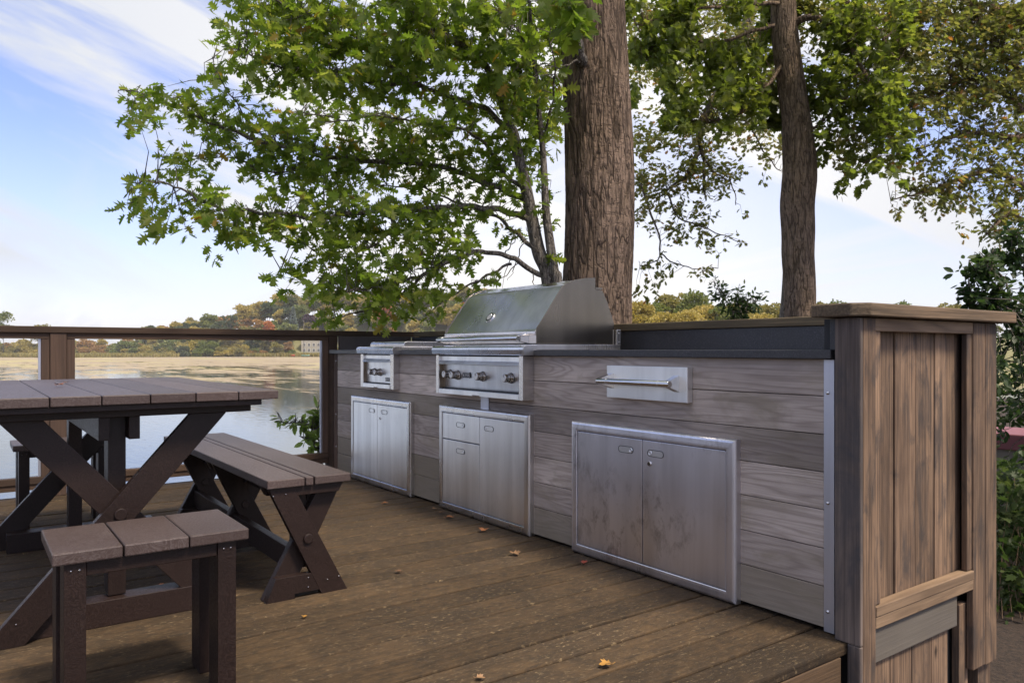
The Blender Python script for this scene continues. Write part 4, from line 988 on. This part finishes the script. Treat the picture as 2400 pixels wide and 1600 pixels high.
def proto(name,crown,H_,W_,nb,nf,fs_,kind='round',label='',tr=.16):
    root=empty(name,(0,0,0),label,'tree')
    mb=MB(); mb.tube([(0,0,-.5),(.1,0,H_*.35),(0,.1,H_*.7),(0,0,H_*.92)],[tr,tr*.75,tr*.45,.03],7)
    for k in range(6):
        a=random.random()*6.28; z=H_*random.uniform(.3,.7); mb.tube([(0,0,z),(math.cos(a)*W_*.22,math.sin(a)*W_*.22,z+H_*.1),(math.cos(a)*W_*.38,math.sin(a)*W_*.38,z+H_*.2)],[tr*.4,tr*.25,.02],5)
    mb.build('trunk',M['pale'],root)
    B=[]
    if kind=='cone':
        n=nf*nb; t=RS.uniform(0,1,n)**.8; a=RS.uniform(0,6.283,n); r=(1-t)*W_/2*RS.uniform(.55,1,n); z=H_*(.08+.92*t)-r*.2
        base=np.stack([r*np.cos(a),r*np.sin(a),z],1); dr=np.stack([np.cos(a),np.sin(a),-.5+0*a],1)
    else:
        bs=[];ds=[]
        for k in range(nb):
            a=random.random()*6.283; rr=math.sqrt(random.random())*W_*.34; zc=H_*random.uniform(.36,.86); q=1-abs(zc/H_-.55)*1.1
            c=np.array([rr*q*math.cos(a),rr*q*math.sin(a),zc]); R_=W_*random.uniform(.13,.22)
            d=rnd_unit(nf); d[:,2]=np.abs(d[:,2])*1.-.25*RS.rand(nf); p=c+d*R_*RS.uniform(.6,1.05,(nf,1))*np.array([1,1,.8]); bs.append(p); ds.append(d+rnd_unit(nf)*.6)
        base=np.concatenate(bs); dr=np.concatenate(ds)
    n=len(base); 
    leaf_mesh('crown',base,dr,rnd_unit(n)+np.array([0,0,.6]),fs_*RS.uniform(.6,1.3,n),np.clip(np.repeat(RS.uniform(.1,.9,(n+39)//40),40)[:n]+RS.normal(0,.15,n),0,1),np.array([(0,0),(.35,.2),(.4,.7),(0,1.)]),TM[crown],root,.3,.2)
    return root
kinds=[('round_tree','green_crown','rounded green tree on the far wooded shore'),('olive_tree','olive_crown','olive green tree on the far wooded shore'),('yellowing_tree','yellow_crown','yellowing tree on the far wooded shore'),
 ('rust_tree','rust_crown','rust brown tree on the far wooded shore'),('dark_tree','dark_crown','dark green tree on the far wooded shore')]
protos={}
for i,(nm,cr,lb) in enumerate(kinds):
    for vv in range(2):
        p=proto(nm,cr,random.uniform(12,15),random.uniform(9,11.5),26,70,.85,label=lb); p['group']=lb.replace(' tree ',' trees '); protos.setdefault(nm,[]).append(p)
used=set()
def put(kind,l,d,z,s_=1.,label=None):
    p=random.choice(protos[kind]); 
    if p.name not in used: o=p; used.add(p.name)
    else: o=copy_tree(p)
    q=Rv*l+Dv*d; o.location=(q[0],q[1],z); o.rotation_euler=(0,0,random.random()*6.28); o.scale=(s_,s_,s_*random.uniform(.85,1.15))
    if label: o['label']=label
    return o
def lat(u,d): return (u-CX)/F*d
names=[k[0] for k in kinds]
cnt=0
for dd,w in ((427,7.5),(438,8),(450,8),(464,8),(482,8.5),(502,10)):
    u=-40
    while u<1290:
        sp_=w*F/dd*.9; u+=sp_*random.uniform(.75,1.25)
        d=dd+random.uniform(-5,5); l=lat(u,d); sink=0. 
        if dd<445 and 688<u<775: continue
        if u<330 and dd>455: continue
        wts=[7,6,4,1,3] if u>560 else ([3,6,6,1,2] if dd<460 else [5,5,2,2,3])
        if u<330: wts=[1,4,6,4,0]
        k=random.choices(names,wts)[0]
        s_=random.uniform(.75,1.1)
        s_*=1.2
        if u<340: s_=random.uniform(.68,.85)
        elif u<560: s_=random.uniform(.8,1.05)
        if dd<430: s_*=.55
        put(k,l,d,terr(l,d)-(2.5*s_ if dd<460 else .5),s_); cnt+=1
bk=[]
for cr,lb,nm in (('olive_crown','olive waterside bush on the far shore','olive_bush'),('yellow_crown','golden waterside bush on the far shore','golden_bush'),('rust_crown','russet waterside bush on the far shore','russet_bush'),('green_crown','green waterside bush on the far shore','green_bush')):
    o=proto(nm,cr,6.,9.,16,70,.7,label=lb,tr=.08); o['category']='bush'; o['group']=lb.replace(' bush ',' bushes '); protos[nm]=[o]; bk.append(nm)
for dd in (424.,431.):
    u=-30
    while u<1000:
        u+=random.uniform(18,30) if u<760 else 40
        if dd>430 and 690<u<775: continue
        if dd<430 and 690<u<775 and random.random()<.6: continue
        l=lat(u,dd); k=random.choices(bk,[6,4,1,5] if u>250 else [5,7,2,1])[0]
        big_=dd>430 and u<480
        put(k,l,dd+random.uniform(-1.5,1.5),WZ-.6,random.uniform(1.15,1.6) if big_ else random.uniform(.6,1.05))
def single(name,crown,u,d,H_,W_,label,kind='round',nb=26,nf=70,fs_=.8,z=None,tr=.2):
    o=proto(name,crown,H_,W_,nb,nf,fs_,kind,label,tr); l=lat(u,d); q=Rv*l+Dv*d; o.location=(q[0],q[1],terr(l,d)-.3 if z is None else z); return o
single('shade_tree','green_crown',8,420,27,15,'tall dark green tree at the left end of the far shore')
single('round_tree','olive_crown',97,430,19,13,'broad tree standing alone above the railing at the left')
single('spire_tree','dark_crown',355,445,16,8,'pointed dark tree where the far hill begins')
single('tall_tree','dark_crown',540,440,25,11,'tallest dark tree on the slope of the far hill')
single('orange_tree','orange_crown',630,430,20,9,'orange red tree on the far hillside')
single('orange_tree','orange_crown',905,432,22,10,'orange tree on the far hill seen under the oak leaves')
single('orange_tree','orange_crown',1095,432,21,10,'orange tree on the far hill close to the grill hood')
single('copper_beech','purple_crown',724,446,16,9,'dark purple tree on the far shore above the stone house')
single('blue_spruce','spruce_crown',687,446,18,8,'pale blue-green spruce beside the purple tree','cone',20,60,.8)
single('dark_tree','dark_crown',430,421,8,8,'dark evergreen clump by the far water edge')
# pole
l=lat(712,422); q=Rv*l+Dv*422; mb=MB(); mb.tube([(q[0],q[1],WZ),(q[0],q[1],WZ+20.5)],[.16,.1],6); mb.box(q[0]-.7,q[0]+.7,q[1]-.06,q[1]+.06,WZ+19.4,WZ+19.6); topmesh(mb,'utility_pole',M['pale'],(q[0],q[1],WZ),'thin pole standing beside the purple tree on the far shore','pole')
# nearer right-bank trees
np_=[]
for cr,lb,nm in (('yellow_crown','yellow green tree on the nearer bank between the trunks','yellow_bank_tree'),('olive_crown','olive green tree on the nearer bank between the trunks','olive_bank_tree'),('green_crown','green tree on the nearer bank between the trunks','green_bank_tree')):
    o=proto(nm,cr,8.6,7.,34,130,.36,label=lb); o['group']=lb.replace(' tree ',' trees '); protos[nm]=[o]; np_.append(nm)
for u,top,d,k in ((1500,700,112,0),(1535,690,125,2),(1580,684,128,1),(1560,712,105,0),(1625,692,122,2),(1655,708,112,0),(1610,720,104,0),(1690,724,110,2),(1725,710,118,1),(1755,694,124,2),(1800,703,120,1),(1780,722,106,0),(1838,708,124,2),(1905,706,128,1),(1870,725,108,0),(1960,712,126,2),(2030,714,128,1),(2120,711,126,2),(2225,716,128,1),(2310,722,126,2),(1470,706,118,1),(1440,715,112,2)):
    ztop=H+(HY-top)*d/F; l=lat(u,d); zb=bank(l,d)-.3; s_=(ztop-zb)/8.6; put(np_[k],l,d,zb,max(s_,.4))
# reeds
rb=[];
n=26000
uu=RS.uniform(-30,760,n); dd_=RS.uniform(0,1,n)
keep=[]
for i in range(n):
    u=uu[i]; wid=22 if u<300 else (5 if u>420 else 12)
    d=shore(lat(u,420))-1-dd_[i]*wid+2; l=lat(u,d); 
    if u>300 and RS.rand()<.5: continue
    keep.append((l,d))
K=np.array(keep); base=K[:,:1]*Rv+K[:,1:]*Dv; base[:,2]=WZ-.1
n=len(base); drr=np.stack([RS.normal(0,.12,n),RS.normal(0,.12,n),np.ones(n)],1); fol('reed_blades',(.20,.17,.05),(.25,.22,.07),(.34,.27,.11))
o=leaf_mesh('reed_bed',base,drr,rnd_unit(n)*np.array([1,1,.1]),RS.uniform(1.3,2.6,n),RS.rand(n),np.array([(0,0),(.13,.3),(.1,.8),(0,1.)]),TM['reed_blades'],None,.1,.1)
tag(o,'band of pale green and straw reeds along the far water edge','reeds',kind='stuff')
# stone house
hd_=433.; hl0=lat(706,hd_); hl1=lat(760,hd_)
hc=Rv*((hl0+hl1)/2)+Dv*hd_
hs=empty('stone_house',(hc[0],hc[1],WZ+1.8),'pale stone house with rows of windows on the far shore','house')
def LB(mb,l0,l1,d0,d1,z0,z1):
    vs=[]
    for z in (z0,z1):
        for d in (d0,d1):
            for l in (l0,l1): p=Rv*l+Dv*d; vs.append((p[0],p[1],z))
    mb.add(vs,[(0,2,3,1),(4,5,7,6),(0,1,5,4),(2,6,7,3),(0,4,6,2),(1,3,7,5)],.5)
zb=WZ+1.8
s=NT('pale_stone'); n_=s.noise(s.n('NewGeometry').outputs['Position'],1.5,5.,.7); s.t.links.new(s.mix(n_,(.42,.38,.30),(.30,.27,.21)),s.b.inputs['Base Color']); M['stone']=s.m
s=NT('window_dark'); s.b.inputs['Base Color'].default_value=(.06,.06,.065,1); s.b.inputs['Roughness'].default_value=.2; M['win']=s.m
s=NT('white_trim'); s.b.inputs['Base Color'].default_value=(.75,.74,.7,1); M['trim']=s.m
s=NT('grey_roof'); s.b.inputs['Base Color'].default_value=(.16,.14,.13,1); M['roof']=s.m
mb=MB(); LB(mb,hl0,hl1+3,hd_,hd_+9,zb-1,zb+9.6); mb.build('wall',M['stone'],hs)
mb=MB(); 
vs=[Rv*l+Dv*d+Zv*z for l,d,z in ((hl0-.5,hd_-.5,zb+9.6),(hl1+3.5,hd_-.5,zb+9.6),(hl1+3.5,hd_+9.5,zb+9.6),(hl0-.5,hd_+9.5,zb+9.6),(hl0+2,hd_+4.5,zb+12.),(hl1,hd_+4.5,zb+12.))]
mb.add(vs,[(0,1,5,4),(2,3,4,5),(1,2,5),(3,0,4),(0,3,2,1)]); mb.build('roof',M['roof'],hs)
for row in (1.2,4.3,7.4):
    for k in range(5):
        l=hl0+1.2+k*2.7; mb=MB(); LB(mb,l-.15,l+1.35,hd_-.06,hd_-.01,zb+row-.1,zb+row+1.75); wf=mb.build('window',M['trim'],hs)
        mb=MB(); LB(mb,l,l+.55,hd_-.1,hd_-.065,zb+row,zb+row+1.6); LB(mb,l+.65,l+1.2,hd_-.1,hd_-.065,zb+row,zb+row+1.6); mb.data=None; 
        pn_=mb.build('pane',M['win'],wf); 
l0=lat(728,424);l1=lat(775,424); p=Rv*l0+Dv*424; mb=MB(); LB(mb,l0,l1,424,425,WZ-.5,WZ+1.9); topmesh(mb,'retaining_wall',M['stone'],(p[0],p[1],WZ),'low pale wall at the water edge before the stone house','wall')
def boat(u,d,L_,col,label):
    c=Rv*lat(u,d)+Dv*d; s=NT('boat_paint'); s.b.inputs['Base Color'].default_value=(*col,1); s.b.inputs['Roughness'].default_value=.4
    mb=MB(); N_=12; vs=[];fs=[]
    for i in range(N_+1):
        t=i/N_*2-1; w=.55*(1-t*t)**.6+.02; sh=.25*t*t
        for (a,b) in ((-w,.75+sh),(-w*.7,.25+sh*.5),(0,.0+sh*.5),(w*.7,.25+sh*.5),(w,.75+sh)):
            q=c+Rv*(t*L_/2)+Dv*a; vs.append((q[0],q[1],WZ+.35+b))
    for i in range(N_):
        for k in range(4): a=i*5+k; fs.append((a,a+1,a+6,a+5))
        fs.append((i*5,i*5+5,i*5+9,i*5+4))
    mb.add(vs,fs,.5,True); topmesh(mb,'canoe',s.m,(c[0],c[1],WZ+.35),label,'canoe')
boat(679,421.,5.5,(.45,.07,.03),'red canoe pulled up on the far bank left of the house'); boat(716,420.,4.5,(.18,.3,.22),'green canoe on the far bank before the house')
mb=MB(); mb.box(-1650,60,-1250,1650,-7.,48.); hz_=topmesh(mb,'haze',M['black'],(-300,200,-7),'thin pale air haze over the lake','haze',kind='stuff')
hm=bpy.data.materials.new('thin_haze'); hm.use_nodes=True; ht=hm.node_tree; ht.nodes.clear(); ho=ht.nodes.new('ShaderNodeOutputMaterial'); hv=ht.nodes.new('ShaderNodeVolumePrincipled')
hv.inputs['Color'].default_value=(.93,.95,1,1); hv.inputs['Density'].default_value=.00016; ht.links.new(hv.outputs[0],ho.inputs['Volume']); hz_.data.materials.clear(); hz_.data.materials.append(hm)
# ------------------------------------------------------------------ world, sun
SAZ=np.array(Rv*.75-Dv*.62); az=math.atan2(SAZ[0],SAZ[1]); EL=math.radians(58)
w=bpy.data.worlds.new('World'); sc.world=w; w.use_nodes=True; nt=w.node_tree; bg=nt.nodes['Background']
class W(NT):
    def __init__(s): s.t=nt
s=W()
sky=s.n('TexSky'); sky.sky_type='NISHITA'; sky.sun_disc=False; sky.sun_elevation=EL; sky.sun_rotation=az; sky.air_density=1.; sky.dust_density=.6; sky.ozone_density=2.5
gv=s.n('TexCoord').outputs['Generated']
sep=s.n('SeparateXYZ'); s.set(sep,0,gv)
hh=s.math('MAXIMUM',s.math('ADD',sep.outputs[2],.12),.03)
px=s.math('DIVIDE',sep.outputs[0],hh); py=s.math('DIVIDE',sep.outputs[1],hh)
cb=s.n('CombineXYZ'); s.set(cb,0,px); s.set(cb,1,py)
mpn=s.n('Mapping'); s.set(mpn,'Vector',cb.outputs[0]); mpn.inputs['Rotation'].default_value=(0,0,math.radians(20)); mpn.inputs['Scale'].default_value=(.28,1.5,1); mpn.inputs['Location'].default_value=(.4,.9,0)
c1=s.noise(mpn.outputs[0],1.1,7.,.55,.5)
# brightness toward the thin sunlit cloud ahead
dp=s.n('VectorMath',operation='DOT_PRODUCT'); s.set(dp,0,gv); g=at(1330,330,1.)-np.array([0,0,H]); g/=np.linalg.norm(g); dp.inputs[1].default_value=tuple(g)
glow=s.ramp(dp.outputs['Value'],[(.82,0.),(.93,.25),(1.,.6)])
hz=s.ramp(sep.outputs[2],[(0.,.6),(.1,.3),(.25,0.)])
hi=s.ramp(sep.outputs[2],[(.55,0.),(.85,.8)])
hz=s.math('ADD',hz,hi)
def dot(v_):
    q=s.n('VectorMath',operation='DOT_PRODUCT'); s.set(q,0,gv); q.inputs[1].default_value=v_; return q.outputs['Value']
fd=s.math('MAXIMUM',dot(tuple(Dv)),.15); la=s.math('DIVIDE',dot(tuple(Rv)),fd); lb_=s.math('DIVIDE',sep.outputs[2],fd)
c2=s.n('CombineXYZ'); s.set(c2,0,la); s.set(c2,1,lb_)
mp1=s.n('Mapping'); s.set(mp1,'Vector',c2.outputs[0]); mp1.inputs['Rotation'].default_value=(0,0,math.radians(24))
mp2=s.n('Mapping'); s.set(mp2,'Vector',mp1.outputs[0]); mp2.inputs['Scale'].default_value=(1.3,8.5,1); mp2.inputs['Location'].default_value=(2.3,1.35,0)
st=s.noise(mp2.outputs[0],1.,8.,.56,.3)
stk=s.math('MULTIPLY',s.ramp(st,[(.47,0.),(.62,1.)]),s.ramp(lb_,[(.06,0.),(.16,1.)]))
c1x=s.math('MAXIMUM',stk,s.math('MULTIPLY',s.ramp(c1,[(.50,0.),(.7,.8)]),.6))
cm=s.math('ADD',c1x if True else s.ramp(c1,[(.46,0.),(.66,.9)]),s.math('ADD',glow,hz),clamp=True)
skyc=s.mix(1.,sky.outputs[0],(1.1,.98,1.2),'MULTIPLY')
sk=s.n('VectorMath',operation='SCALE'); s.set(sk,0,skyc); sk.inputs['Scale'].default_value=1.
dq=s.n('VectorMath',operation='DOT_PRODUCT'); s.set(dq,0,gv); dq.inputs[1].default_value=(math.sin(az)*math.cos(EL),math.cos(az)*math.cos(EL),math.sin(EL))
lit=s.ramp(dq.outputs['Value'],[(.4,0.),(.75,.4),(.98,1.)])
cloud=s.mix(s.ramp(glow,[(0.,0.),(.5,1.)]),(3.95,4.1,4.45),(5.4,5.3,5.25))
cloud=s.mix(lit,cloud,(12.,10.8,9.4))  # unseen bright cloud around the sun, added to brighten the steel
fin=s.mix(cm,sk.outputs[0],cloud)
nt.links.new(fin,bg.inputs[0]); bg.inputs[1].default_value=.1
sd=bpy.data.lights.new('sun','SUN'); sd.energy=2.9; sd.angle=math.radians(11); sd.color=(1.,.88,.74)
so=bpy.data.objects.new('sun',sd); COL.objects.link(so)
dirv=Vector((math.sin(az)*math.cos(EL),math.cos(az)*math.cos(EL),math.sin(EL))); so.rotation_euler=dirv.to_track_quat('Z','Y').to_euler()
# ------------------------------------------------------------------ camera
cd=bpy.data.cameras.new('camera'); cam=bpy.data.objects.new('camera',cd); COL.objects.link(cam); sc.camera=cam
cam.location=(0,0,H); cam.rotation_euler=(math.pi/2,0,math.atan2(.8099,.5866)); cd.sensor_width=36; cd.lens=F/2400*36; cd.shift_y=19.4/2400
cd.clip_start=.05; cd.clip_end=4000
sc.view_settings.view_transform='Standard'; sc.view_settings.look='None'; sc.view_settings.exposure=1.; sc.view_settings.gamma=1.
sc.render.engine='CYCLES'
sc.cycles.max_bounces=8; sc.cycles.transparent_max_bounces=12
print('far trees',cnt)
